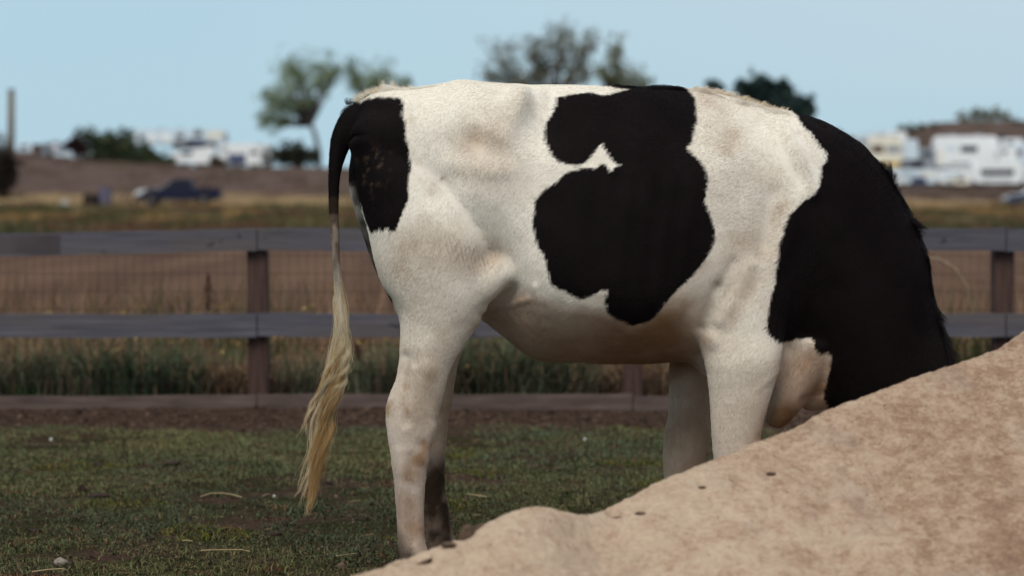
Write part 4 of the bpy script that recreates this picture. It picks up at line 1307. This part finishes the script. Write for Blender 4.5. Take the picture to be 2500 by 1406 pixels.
# clods
t = NT('brown_clod'); dn0 = t.noise(t.coords(), 90, 5, .7); t.bump(dn0, .8, .006)
m_clot = t.out(t.ramp(dn0, [(.3, (0.055, 0.034, 0.024)), (.7, (0.14, 0.092, 0.062))]), .95)
for q_, (a_, b_, rx, rz, an0, up0, lab) in enumerate([
        (1137, 1314, 11, 20, .35, 1, 'upright brown clod on the sand pile crest beside the hind hooves'),
        (1161, 1308, 9, 17, .75, 1, 'leaning brown clod just right of the upright one on the pile'),
        (1099, 1336, 10, 8, 0, 0, 'small round clod left of the upright clod on the pile'),
        (1027, 1362, 20, 5, -.5, 0, 'long flat clod lowest on the left tail of the sand pile'),
        (1503, 1250, 13, 6, -.2, 0, 'flat clod in the dip right of the sand pile hump'),
        (1563, 1243, 10, 8, 0, 0, 'round clod a little up the slope from the dip'),
        (1785, 1156, 20, 6, -.12, 0, 'largest dark clod high on the sand slope under the near foreleg'),
        (1712, 1180, 6, 5, 0, 0, 'tiny clod just downhill of the largest dark clod'),
        (1880, 1148, 9, 5, 0, 0, 'small clod uphill and right of the largest dark clod')]):
    c0 = W(a_, b_, dn_(a_)); s_ = FPX / c0[1]
    bm = bmesh.new(); bmesh.ops.create_icosphere(bm, subdivisions=3, radius=1)
    pp = np.array([v.co for v in bm.verts]); kk = 1 + (fbm(pp + q_ * 7, 1.6, 630 + q_, 3) - .5) * .9
    for v, k0 in zip(bm.verts, kk):
        v.co = Vector((v.co.x * rx * 1.6 / s_, v.co.y * rx * 1.0 / s_, v.co.z * rz * (1.5 if up0 else .9) / s_)) * float(k0)
    mc = bpy.data.meshes.new('clod'); bm.to_mesh(mc); bm.free()
    if up0:
        L0 = c0 + np.array([0, 0, .006])
    else:
        dd = (pjx - a_) ** 2 + (pjy - b_) ** 2 + 1e6 * (~front)
        k1 = np.unravel_index(np.argmin(dd), dd.shape); L0 = np.array([Xg[k1], Yg[k1], Zg[k1] + .004 + rz * .4 / s_])
    oc = link('clod', mc, m_clot, None, loc=tuple(L0), smooth=True, label=lab, category='clod', group='brown clods on the sand pile')
    oc.rotation_euler = (0, an0, 0)

# ------------------------------------------------------------------ background: trees and bushes
m_bark = simple('grey_bark', (0.10, 0.085, 0.075), 0.9)
def tree(name, label, cat, base_px, base_py, d, clumps, trunk, leafc, n_per=240,   leaf=0.17, fill=1.0, group=None, spread_y=1.2, bark=None):
    gx = (base_px - CX) / FPX * d
    gz = float(ground_z(np.array([gx]), np.array([d]))[0])
    r0 = thing(name, label, cat, (gx, d, gz), group=group)
    O = np.array([gx, d, gz])
    tpts = [W(a_, b_, d) - O for a_, b_ in trunk]
    tpts[0] = np.array([0, 0, -0.2])
    parts = []
    H = max(p_[2] for p_ in tpts)
    trad = max(0.07, 0.035 * (H + 3))
    if len(tpts) > 1:
        parts.append(tube_vf(tpts, np.linspace(trad, trad * .6, len(tpts)), 8))
    fork = tpts[-1]
    PP, CC_ = [], []
    tubes = []
    for (a_, b_, r_px) in clumps:
        rr = r_px / FPX * d * (1.0 if leaf > .125 else 1.15)
        for s_ in range(3):
            fork = tpts[-1] + (tpts[-2] - tpts[-1]) * rng.random() * (.7 if len(tpts) > 2 else .2)
            c0 = W(a_, b_, d) - O + np.array([rng.normal(0, rr * .35), rng.normal(0, rr * spread_y), rng.normal(0, rr * .3)])
            mid = (fork + c0) / 2 + np.array([rng.normal(0, rr * .2), rng.normal(0, rr * .2), -abs(rng.normal(0, rr * .3))])
            tubes.append(tube_vf([fork, mid, c0], [trad * .48, trad * .26, trad * .06], 5))
            nn_ = int(n_per / 3 * fill)
            k0 = max(4, nn_ // 14)
            tt = 1 - 0.5 * rng.random(k0)[:, None] ** 1.3
            sub = fork * 0 + mid * (1 - tt) + c0 * tt + (c0 - mid) * .12 + rng.normal(0, 1, (k0, 3)) * rr * (.24 + .42 * tt) * (.62 if leaf > .125 else 1)
            ch = rng.integers(0, k0, nn_)
            pp = sub[ch] + rng.normal(0, max(rr * .16, .10), (nn_, 3))
            PP.append(pp)
            sh = rng.uniform(.6, 1.35, k0)[ch]
            CC_.append(mixc(leafc[0], leafc[1], rng.random(nn_)) * sh[:, None])
    V, F = join_vf(parts + tubes)
    link('trunk', mesh_np('trunk', V, F), bark or m_bark, r0, smooth=True)
    PP = np.concatenate(PP); CC_ = np.concatenate(CC_)
    V, Q = leaf_quads(PP, rng.uniform(.6, 1.3, len(PP)) * leaf, .6)
    me = mesh_np('crown', V, quads=Q); color_attr(me, 'col', np.repeat(CC_, 4, 0))
    link('crown', me, m_leaf, r0)
    return r0
olive1 = ((0.13, 0.18, 0.11), (0.22, 0.26, 0.14))
grp = 'bare-looking thin trees on the skyline'
tree('tree', 'thin spreading tree standing on the skyline left of the cow rump', 'tree', 778, 400, 245,
     [(690, 185, 30), (715, 160, 22), (750, 160, 30), (800, 160, 26), (700, 222, 26), (750, 205, 20), (795, 200, 20), (662, 262, 24), (700, 268, 22), (640, 298, 18), (725, 245, 18), (680, 300, 12), (655, 235, 16), (820, 180, 12), (760, 250, 12)],
     [(778, 405), (778, 370), (768, 325), (745, 275)], olive1, 900, .10, group=grp)
tree('tree', 'hazy round topped tree rising just over the cow rump', 'tree', 905, 400, 250,
     [(858, 165, 16), (900, 185, 32), (932, 172, 26), (905, 215, 28), (945, 205, 24), (985, 205, 15), (870, 205, 16), (925, 240, 25)],
     [(905, 405), (905, 330), (908, 270)], olive1, 900, .10, group=grp)
tree('tree', 'tallest wide tree above the middle of the cow back', 'tree', 1345, 410, 240,
     [(1190, 182, 14), (1225, 130, 25), (1242, 165, 26), (1275, 195, 24), (1300, 105, 24), (1312, 140, 20), (1340, 88, 22), (1380, 92, 22), (1372, 140, 16), (1412, 130, 22), (1428, 170, 18), (1440, 108, 18), (1335, 165, 18), (1392, 185, 16), (1258, 205, 18), (1310, 190, 12)],
     [(1345, 410), (1342, 330), (1335, 250)], ((0.11, 0.125, 0.09), (0.20, 0.18, 0.12)), 900, .10, group=grp)
tree('tree', 'narrow tree with low right shoulder beside the tallest tree', 'tree', 1500, 410, 246,
     [(1507, 112, 17), (1500, 145, 19), (1490, 185, 18), (1520, 192, 18), (1548, 192, 20), (1572, 200, 14), (1468, 180, 10), (1500, 215, 20)],
     [(1500, 410), (1500, 330), (1500, 235)], ((0.11, 0.13, 0.08), (0.20, 0.20, 0.11)), 900, .10, group=grp)
dk = ((0.018, 0.034, 0.034), (0.034, 0.058, 0.050))
tree('tree', 'dense dark tree behind the cow withers', 'tree', 1890, 420, 236,
     [(1822, 215, 24), (1862, 215, 30), (1900, 235, 34), (1940, 258, 28), (1962, 285, 22), (1850, 245, 30), (1900, 280, 36), (1950, 310, 28), (1850, 300, 32), (1900, 340, 36)],
     [(1890, 420), (1890, 330)], dk, 1000, .24)
tree('tree', 'small dark treetop peeking over the middle of the back', 'tree', 1740, 420, 238,
     [(1732, 213, 14), (1755, 216, 12), (1740, 245, 24), (1745, 290, 28), (1735, 330, 26)], [(1740, 420), (1740, 320)], dk, 420, .2)
brn = ((0.05, 0.045, 0.025), (0.12, 0.09, 0.05))
tree('bush', 'brownish bush against the top of the cow neck', 'bush', 2050, 448, 228, [(2040, 325, 17), (2062, 340, 16), (2040, 360, 22), (2060, 385, 22), (2050, 420, 25)], [(2050, 450), (2050, 400)], brn, 400, .16)
lt = ((0.09, 0.095, 0.06), (0.17, 0.16, 0.10))
tree('bush', 'pale hazy bushes on the hill at the right edge', 'bush', 2400, 300, 360, [(2345, 290, 14), (2375, 285, 16), (2405, 284, 16), (2435, 280, 17), (2460, 285, 13)], [(2400, 305), (2400, 298)], lt, 300, .2, spread_y=.6)
tree('bush', 'dark scrub on the hill at the very right edge', 'bush', 2485, 310, 350, [(2478, 305, 14), (2498, 310, 16), (2520, 305, 16)], [(2485, 318), (2485, 310)], brn, 300, .2, spread_y=.6)
dgr = ((0.032, 0.048, 0.026), (0.075, 0.090, 0.048))
tree('bush', 'large dark green bush left of the skyline trees', 'bush', 300, 400, 231,
     [(232, 350, 24), (262, 345, 26), (295, 352, 28), (245, 378, 26), (282, 382, 28), (322, 374, 26), (355, 380, 22), (385, 388, 16), (415, 398, 10), (330, 393, 22), (235, 395, 18), (290, 400, 22)],
     [(300, 405), (300, 395)], dgr, 1100, .16, spread_y=.6)
tree('bush', 'dark olive bush at the foot of the leftmost tree', 'bush', 715, 400, 233,
     [(675, 376, 22), (705, 370, 24), (735, 376, 24), (765, 382, 20), (690, 393, 18), (730, 395, 20)], [(715, 405), (715, 398)], ((0.022, 0.026, 0.018), (0.06, 0.058, 0.04)), 600, .15, spread_y=.6)
tree('bush', 'olive scrub beside the pale shed', 'bush', 535, 400, 231, [(528, 392, 13), (540, 400, 13), (520, 402, 10)], [(535, 408), (535, 404)], ((0.06, 0.055, 0.03), (0.10, 0.085, 0.05)), 400, .13, spread_y=.6)
tree('bush', 'round maroon shrub between the dark wagon and the big green bush', 'bush', 192, 388, 233, [(178, 352, 12), (195, 348, 16), (208, 358, 14), (190, 366, 16)], [(192, 390), (192, 372)], ((0.025, 0.012, 0.014), (0.05, 0.022, 0.022)), 600, .13, spread_y=.6)
tree('bush', 'dark thicket under the tall pole at the left edge', 'bush', 8, 468, 185,
     [(0, 385, 22), (22, 385, 18), (5, 420, 26), (28, 415, 18), (-25, 400, 30), (25, 445, 18), (-5, 450, 26), (-60, 410, 40)], [(8, 470), (8, 440)], ((0.018, 0.014, 0.012), (0.045, 0.035, 0.028)), 700, .13, spread_y=.5)
tree('bush', 'leafless grey brush behind the tall pole', 'bush', 2, 372, 240, [(0, 335, 14), (12, 350, 12), (-10, 350, 18)], [(2, 380), (2, 365)], ((0.09, 0.07, 0.07), (0.14, 0.12, 0.12)), 130, .1)

tree('bush', 'low dark scrub along the left end of the right hand hill', 'bush', 2225, 318, 352, [(2200, 318, 9), (2225, 312, 10), (2250, 311, 9)], [(2225, 325), (2225, 318)], ((0.05, 0.06, 0.035), (0.10, 0.10, 0.06)), 260, .16, spread_y=.6)
tree('bush', 'thin olive scrub on the middle of the right hand hill', 'bush', 2300, 312, 356, [(2278, 308, 7), (2300, 306, 8), (2322, 305, 8)], [(2300, 318), (2300, 312)], ((0.07, 0.07, 0.04), (0.12, 0.11, 0.06)), 220, .16, spread_y=.6)
# tall pole
g_ = W(27, 372, 196)
pole = thing('pole', 'tall brown timber pole on the skyline at the left edge', 'pole', (g_[0], 196, float(ground_z(np.array([g_[0]]), np.array([196.]))[0])))
zt_ = W(27, 222, 196)[2] - pole.location.z
V, F = tube_vf([(0, 0, -.3), (0, 0, zt_ * .5), (0.02, 0, zt_)], [.30, .27, .24], 12)
link('shaft', mesh_np('shaft', V, F), simple('pole_wood', (0.12, 0.088, 0.06), .9), pole, smooth=True)
V, F = tube_vf([(0.02, 0, zt_), (0.02, 0, zt_ + .12)], [.27, .22], 12)
link('cap', mesh_np('cap', V, F), simple('pole_cap', (0.03, 0.03, 0.03), .7), pole)

# ------------------------------------------------------------------ vehicles, wagons and sheds
m_glass = simple('dark_window_glass', (0.015, 0.018, 0.024), 0.12)
m_tyre = simple('tyre_rubber', (0.015, 0.015, 0.015), 0.9)
m_rim = simple('steel_rim', (0.10, 0.10, 0.11), 0.5, .5)
def wheel(parent, x, y, r, wd=.22):
    wv_, wf_ = tube_vf([(x, y - wd / 2, r), (x, y - wd / 2 + .03, r), (x, y + wd / 2 - .03, r), (x, y + wd / 2, r)], [r * .82, r, r, r * .82], 18)
    # tube along y needs its own frame
    a0 = np.linspace(0, 2 * np.pi, 18, endpoint=False)
    V = []
    for yy_, rr in ((-wd / 2, r * .82), (-wd / 2 + .03, r), (wd / 2 - .03, r), (wd / 2, r * .82)):
        for a_ in a0:
            V.append((x + rr * math.cos(a_), y + yy_, r + rr * math.sin(a_)))
    me = mesh_np('wheel', V, wf_); fix_normals(me)
    wo_ = link('wheel', me, m_tyre, parent)
    V = []
    for yy_, rr in ((-wd / 2 - .012, r * .5), (wd / 2 + .012, r * .5)):
        for a_ in a0:
            V.append((x + rr * math.cos(a_), y + yy_, r + rr * math.sin(a_)))
    F = [tuple(range(18)), tuple(range(18, 36))[::-1]] + [(i, (i + 1) % 18, 18 + (i + 1) % 18, 18 + i) for i in range(18)]
    me = mesh_np('rim', V, F); fix_normals(me)
    link('rim', me, m_rim, wo_)

def paint(name, c, coat=.6, rough=.3):
    t = NT(name); t.b.inputs['Coat Weight'].default_value = coat
    t.b.inputs['Coat Roughness'].default_value = .08
    n_ = t.noise(t.coords(), 2.5, 5)
    return t.out(t.ramp(n_, [(.3, tuple(v * .85 for v in c)), (.7, tuple(min(1, v * 1.15) for v in c))]), rough)

def pickup(label, px0, px1, py_b, d, m_body, m_hood, cat='truck', name='pickup_truck', sedan=False):
    L = (px1 - px0) / FPX * d
    x0 = (px0 - CX) / FPX * d
    z0 = EYE - (py_b - HY) / FPX * d
    gz = float(ground_z(np.array([x0 + L / 2]), np.array([d]))[0])
    z0 = gz - .03
    r0 = thing(name, label, cat, (x0, d, z0))
    s = L / 5.5
    r0.scale = (1, 1, 1.2)
    low = [(0.02, .45), (.12, .36), (5.35, .36), (5.5, .5), (5.47, .98), (3.35, 1.0), (2.0, 1.02), (1.75, 1.0), (.5, .93), (.08, .80)]
    if sedan:
        low = [(0.02, .42), (.12, .3), (5.35, .3), (5.48, .5), (5.40, .93), (4.6, 1.0), (2.0, .98), (1.6, .96), (.5, .85), (.08, .72)]
    prism('body', [(a_ * s, b_ * s) for a_, b_ in low], -.95, .95, m_body, r0, .03)
    cab = [(1.72, .98), (2.35, 1.44), (2.75, 1.52), (3.35, 1.50), (3.65, 1.42), (3.75, .98)]
    if sedan:
        cab = [(1.55, .94), (2.35, 1.36), (2.9, 1.44), (3.6, 1.40), (4.7, .98)]
    prism('cab', [(a_ * s, b_ * s) for a_, b_ in cab], -.80, .80, m_body, r0, .06)
    for yy_, sg_ in ((-.826, -1), (.826, 1)):
        for xa, xb in ((2.15, 2.85), (2.93, 3.5)):
            V = [(xa * s, yy_, 1.04 * s), (xb * s, yy_, 1.04 * s), ((xb - .05) * s, yy_ - sg_ * .06, 1.38 * s), ((max(xa, 2.35) + .06) * s, yy_ - sg_ * .06, 1.38 * s)]
            V += [(a_, b_ + sg_ * .012, c_) for a_, b_, c_ in V]
            F = [(0, 1, 2, 3), (7, 6, 5, 4), (0, 4, 5, 1), (1, 5, 6, 2), (2, 6, 7, 3), (3, 7, 4, 0)]
            me = mesh_np('side_window', V, F); fix_normals(me)
            link('side_window', me, m_glass, r0)
    V = [(1.76 * s, -.68, 1.04 * s), (1.76 * s, .68, 1.04 * s), (2.30 * s, .60, 1.42 * s), (2.30 * s, -.60, 1.42 * s)]
    V += [(a_ - .015, b_, c_ + .015) for a_, b_, c_ in V]
    me = mesh_np('windscreen', V, [(0, 1, 2, 3), (7, 6, 5, 4), (0, 4, 5, 1), (1, 5, 6, 2), (2, 6, 7, 3), (3, 7, 4, 0)]); fix_normals(me)
    link('windscreen', me, m_hood, r0)  # pale paint stands in for sky reflected in the glass
    if not sedan:
        for ya_, yb_ in ((-.965, -.952), (.952, .965)):
            prism('front_wing', [(a_ * s, b_ * s) for a_, b_ in [(.03, .60), (.40, .70), (.75, .88), (.80, .95), (.5, .935), (.09, .81)]], ya_, yb_, m_hood, r0)
    V = [(.12, -.82, .855 * s), (.12, .82, .855 * s), (1.7 * s, .82, 1.0 * s), (1.7 * s, -.82, 1.0 * s)]
    V += [(a_, b_, c_ + .03) for a_, b_, c_ in V]
    me = mesh_np('bonnet', V, [(0, 1, 2, 3), (7, 6, 5, 4), (0, 4, 5, 1), (1, 5, 6, 2), (2, 6, 7, 3), (3, 7, 4, 0)]); fix_normals(me)
    link('bonnet', me, m_hood, r0)
    if not sedan:
        box('bed_floor', 3.85 * s, 5.4 * s, -.75, .75, .99 * s, 1.02 * s, m_tyre, r0)
    for yy_ in (-.62, .62):
        box('headlight', -.02, .06, yy_ - .18, yy_ + .18, .62 * s, .78 * s, simple('lamp_glass', (.75, .77, .78), .1), r0, .01)
    box('bumper', -.08, .04, -.9, .9, .36 * s, .52 * s, m_rim, r0, .02)
    box('bumper', 5.46 * s, 5.58 * s, -.9, .9, .40 * s, .54 * s, m_rim, r0, .02)
    for xx_ in (1.05, 4.45):
        for yy_ in (-.86, .86):
            wheel(r0, xx_ * s, yy_, .38 * s)
    return r0
m_navy = paint('navy_paint', (0.006, 0.008, 0.030), .0, .5)
m_silver = paint('silver_front_glare', (0.55, 0.60, 0.62), .8, .25)  # silver front, also painting in the bonnet highlight and windscreen reflection
pickup('dark navy pickup truck parked in the field left of the cow', 334, 540, 502, 168, m_navy, m_silver)
pickup('blue car cut off by the right edge in the field', 2452, 2600, 508, 170, paint('blue_grey_paint', (0.03, 0.045, 0.10)), m_silver, 'car', 'car', True)

# drum and dark crate left of the truck
xg = W(222, 488, 172)
gz_ = float(ground_z(np.array([xg[0]]), np.array([172.]))[0])
cr0 = thing('crate', 'dark low crate in the field left of the truck', 'crate', (xg[0], 172, gz_))
box('crate_body', -.45, .45, -.5, .5, 0, .75, simple('black_timber', (.02, .014, .016), .9), cr0, .03)
box('lid', -.48, .48, -.53, .53, .752, .80, simple('dark_lid', (.035, .025, .025), .8), cr0, .01)
dr0 = thing('drum', 'faded lavender grey barrel next to the dark crate', 'barrel', (xg[0] + .95, 172, gz_))
V, F = tube_vf([(0, 0, 0), (0, 0, .35), (0, 0, .39), (0, 0, .43), (0, 0, .8), (0, 0, .84), (0, 0, .88), (0, 0, 1.2)], [.42, .42, .45, .42, .42, .45, .42, .42], 20)
link('drum_body', mesh_np('drum_body', V, F), simple('lavender_drum', (.10, .095, .15), .6), dr0, smooth=False)
V, F = tube_vf([(0, 0, 1.2), (0, 0, 1.23)], [.44, .44], 20)
link('rim', mesh_np('rim', V, F), simple('drum_rim', (.06, .06, .09), .5), dr0)
rock_white = W(158, 462, 176)
m_w = simple('old_white', (.42, .41, .38), .8)
bx = thing('crate', 'small pale box in the dry grass at the left', 'crate', (rock_white[0], 176, float(ground_z(np.array([rock_white[0]]), np.array([176.]))[0])))
box('crate_body', -.25, .25, -.2, .2, 0, .35, m_w, bx, .02); box('lid', -.27, .27, -.22, .22, .352, .39, m_w, bx, .01)

m_wh = simple('faded_white_paint', (.80, .83, .85), .5, 0, .06, .8)
m_bl = simple('pale_blue_paint', (.58, .68, .76), .5, 0, .10, .8)
m_cr = simple('cream_paint', (.76, .73, .62), .55, 0, .12, .8)
m_gy = simple('grey_metal', (.26, .29, .33), .5, 0, .2, .8)
m_dk = simple('dark_junk', (.03, .028, .034), .7)
m_bn = simple('brown_panel', (.10, .055, .045), .6)
m_yl = simple('yellow_stripe', (.60, .38, .05), .5)
m_nv = simple('slate_blue_panel', (.07, .09, .16), .5)
def yard_box(name, label, cat, x0p, x1p, ytop, ybot, d, mat, depth=2.4, wins=(), wheels=True, slope=None, group=None, roofm=None, vents=1, legs=False):
    """a trailer, van or shed: rounded hull with windows set in, roof edge, vents, wheels"""
    xa, xb = (x0p - CX) / FPX * d, (x1p - CX) / FPX * d
    zb_, zt = EYE - (ybot - HY) / FPX * d, EYE - (ytop - HY) / FPX * d
    gz = float(ground_z(np.array([(xa + xb) / 2]), np.array([d]))[0])
    L, H = xb - xa, zt - zb_
    r0 = thing(name, label, cat, (xa, d, gz), group=group)
    zo = zb_ - gz
    s0 = slope or (0, 0)
    b_ = min(.25, H * .15, L * .1)
    prof = [(0, zo + b_), (b_, zo), (L - b_, zo), (L, zo + b_), (L, zo + H - b_ - s0[1]), (L - b_ * 1.4, zo + H - s0[1]), (b_ * 1.4, zo + H - s0[0]), (0, zo + H - b_ - s0[0])]
    prism('body', prof, 0, depth, mat, r0, .02)
    yw = -.012
    for (wa, wb, wt, wbm, wm) in wins:
        a_, c_ = (wa - CX) / FPX * d - xa, (wb - CX) / FPX * d - xa
        zt2, zb2 = EYE - (wt - HY) / FPX * d - gz, EYE - (wbm - HY) / FPX * d - gz
        nm = 'window' if wm in (m_glass, m_dk) else 'panel'
        wo_ = box(nm, a_, c_, -.03, .05, zb2, zt2, wm, r0, .008)
        if nm == 'window' and c_ - a_ > .5:
            box('frame', a_ - .05, c_ + .05, -.022, .03, zb2 - .05, zb2 - .003, mat, wo_)
    if L > 1.5:
        box('roof_edge', b_ * 1.6, L - b_ * 1.6, .1, depth - .1, zo + H - max(s0) + .003, zo + H - max(s0) + .06, roofm or mat, r0, .01) if s0 == (0, 0) else None
    for v in range(vents):
        xv = L * (.3 + .4 * v / max(1, vents - 1) if vents > 1 else .45)
        if s0 == (0, 0):
            box('roof_vent', xv - .3, xv + .3, depth * .35, depth * .6, zo + H + .063, zo + H + .25, m_gy, r0, .03)
    if zo > .15 and wheels:
        for fx in (.3, .72):
            wheel(r0, L * fx, .15, min(.38, zo * .5 + .2)); wheel(r0, L * fx, depth - .15, min(.38, zo * .5 + .2))
    elif zo > .05:
        for fx in (.06, .94):
            box('support', L * fx - .08, L * fx + .08, .1, .3, -.3, zo + .02, m_gy, r0)
    return r0
# left yard
yard_box('mobile_home', 'long pale mobile home with flat roof on the left skyline', 'mobile home', 318, 548, 318, 352, 262, m_bl, 4.0,
         [(338, 352, 330, 345, m_dk), (362, 378, 326, 346, m_wh), (395, 418, 326, 346, m_wh), (430, 448, 328, 340, m_glass), (474, 492, 320, 332, m_dk), (505, 545, 322, 338, m_cr), (455, 500, 340, 350, m_nv)], vents=3)
yard_box('scrap_stack', 'dark stack of junk under the long mobile home', 'scrap pile', 420, 525, 348, 362, 256, m_dk, 2.0, [(430, 450, 350, 358, m_bn), (470, 500, 350, 357, m_nv)], vents=0, wheels=False)
yard_box('camper', 'white wedge nosed camper beside the big green bush', 'camper', 415, 522, 357, 400, 246, m_wh, 2.4, [(425, 470, 395, 399, m_bl), (440, 470, 370, 380, m_glass)], slope=(.55, 0), vents=0)
yard_box('shed', 'pale grey shed with blue-grey door right of the wedge camper', 'shed', 532, 662, 352, 404, 250, m_wh, 4.0,
         [(556, 600, 376, 402, m_nv), (606, 650, 374, 400, m_bl), (540, 556, 362, 372, m_gy)], vents=0, wheels=False)
yard_box('camper', 'small pale grey trailer between the pole and the dark wagon', 'camper', 44, 78, 350, 374, 240, m_bl, 2.2, [(52, 66, 355, 363, m_glass)], vents=0)
yard_box('wagon', 'small dark maroon wagon left of a blue-grey trailer', 'wagon', 78, 100, 352, 374, 240, m_bn, 2.2, [(82, 96, 355, 362, m_dk)], vents=0)
yard_box('camper', 'blue-grey trailer left of the maroon shrub', 'camper', 102, 166, 350, 370, 240, m_gy, 2.2, [(108, 122, 354, 362, m_glass), (128, 142, 354, 362, m_wh), (150, 160, 354, 364, m_nv)], vents=1)
yard_box('flat_trailer', 'low pale flatbed in front of the maroon shrub', 'trailer', 128, 222, 374, 384, 236, m_bl, 2.0, vents=0)
# right yard
yard_box('camper', 'white camper with sloped roof against the back of the neck', 'camper', 2086, 2168, 318, 366, 262, m_bl, 2.4, [(2096, 2130, 340, 352, m_gy), (2138, 2158, 334, 346, m_glass)], slope=(.5, 0), vents=0)
yard_box('motorhome', 'cream motorhome with brown window and yellow stripe', 'motorhome', 2122, 2206, 334, 412, 246, m_cr, 2.4,
         [(2128, 2158, 355, 374, m_bn), (2164, 2200, 357, 373, m_gy), (2146, 2196, 397, 408, m_yl)], vents=1)
yard_box('truck_box', 'pale blue box body standing beside the cream motorhome', 'truck body', 2208, 2242, 340, 395, 245, m_bl, 2.4, vents=0)
yard_box('scrap_stack', 'dark junk heap right of the yellow striped motorhome', 'scrap pile', 2203, 2256, 392, 414, 243, m_dk, 1.5, [(2206, 2222, 396, 406, m_gy)], vents=0, wheels=False)
yard_box('camper', 'grey blue camper end between two white vehicles', 'camper', 2248, 2282, 362, 412, 250, m_gy, 2.4, [(2254, 2274, 372, 384, m_glass)], vents=0)
yard_box('motorhome', 'big white motorhome with one black window', 'motorhome', 2284, 2440, 334, 412, 250, m_wh, 2.5,
         [(2346, 2386, 357, 372, m_glass), (2292, 2300, 370, 400, m_cr), (2310, 2335, 358, 368, m_bl), (2320, 2400, 398, 404, m_gy)], vents=2, slope=None)
yard_box('truck_box', 'dark box body rising right of the big motorhome', 'truck body', 2432, 2472, 332, 362, 256, m_dk, 2.4, vents=0, wheels=False)
yard_box('van', 'white van with long dark window band at the right', 'van', 2376, 2496, 394, 448, 238, m_wh, 2.2, [(2394, 2476, 414, 428, m_glass), (2400, 2470, 436, 440, m_gy)], vents=0)
yard_box('camper', 'white trailer at the right frame edge behind the van', 'camper', 2474, 2600, 352, 412, 248, m_bl, 2.4, [(2482, 2496, 366, 380, m_bn)], vents=1)
yard_box('boat_trailer', 'long low white trailer lying below the motorhomes', 'trailer', 2160, 2290, 414, 448, 238, m_bl, 2.2, [(2180, 2230, 426, 432, m_gy), (2250, 2280, 420, 430, m_cr)], vents=0)
yard_box('boat_trailer', 'low white trailer directly left of the white van', 'trailer', 2292, 2374, 416, 448, 237, m_wh, 2.2, [(2300, 2350, 420, 432, m_bl), (2310, 2340, 438, 443, m_gy)], vents=0)

yard_box('camper', 'small white camper low behind the cream motorhome', 'camper', 2170, 2214, 322, 352, 266, m_wh, 2.2, [(2178, 2192, 330, 338, m_glass)], vents=1)
yard_box('horse_trailer', 'white box trailer tucked between motorhome and white van', 'trailer', 2440, 2482, 362, 396, 246, m_wh, 2.2, [(2446, 2460, 368, 376, m_dk)], vents=0)
yard_box('storage_tank', 'pale blue panel trailer at the lower right edge', 'trailer', 2498, 2580, 414, 448, 239, m_wh, 2.2, [(2505, 2540, 422, 430, m_dk)], vents=0)
yard_box('camper', 'white camper seen through the gap left of the leftmost tree', 'camper', 600, 668, 358, 402, 247, m_wh, 2.2, [(612, 628, 368, 378, m_glass), (640, 655, 370, 398, m_gy)], vents=1)

for (nm_, lab_, cat_, a_, b_, c_, d_, dd_, mt_, wn_) in [
        ('parked_car', 'small white car in front of the yellow striped motorhome', 'car', 2168, 2202, 424, 450, 233, m_wh, [(2174, 2194, 428, 436, m_glass)]),
        ('parked_car', 'slate blue car in the row below the big motorhome', 'car', 2232, 2262, 432, 451, 233, m_nv, [(2238, 2254, 435, 441, m_glass)]),
        ('parked_car', 'cream car in the row left of the white van', 'car', 2330, 2364, 430, 451, 233, m_cr, [(2336, 2356, 433, 441, m_glass)]),
        ('utility_trailer', 'small grey trailer box under the big motorhome', 'trailer', 2296, 2322, 404, 420, 241, m_gy, [(2300, 2308, 408, 414, m_dk)]),
        ('van', 'white van half hidden behind the horse trailer at the right', 'van', 2450, 2500, 340, 364, 254, m_wh, [(2458, 2474, 346, 354, m_glass)]),
        ('camper', 'pale round nosed camper above the neck at the hill foot', 'camper', 2068, 2104, 338, 372, 264, m_wh, [(2076, 2090, 346, 356, m_glass)])]:
    yard_box(nm_, lab_, cat_, a_, b_, c_, d_, dd_, mt_, 1.9, wn_, vents=0)
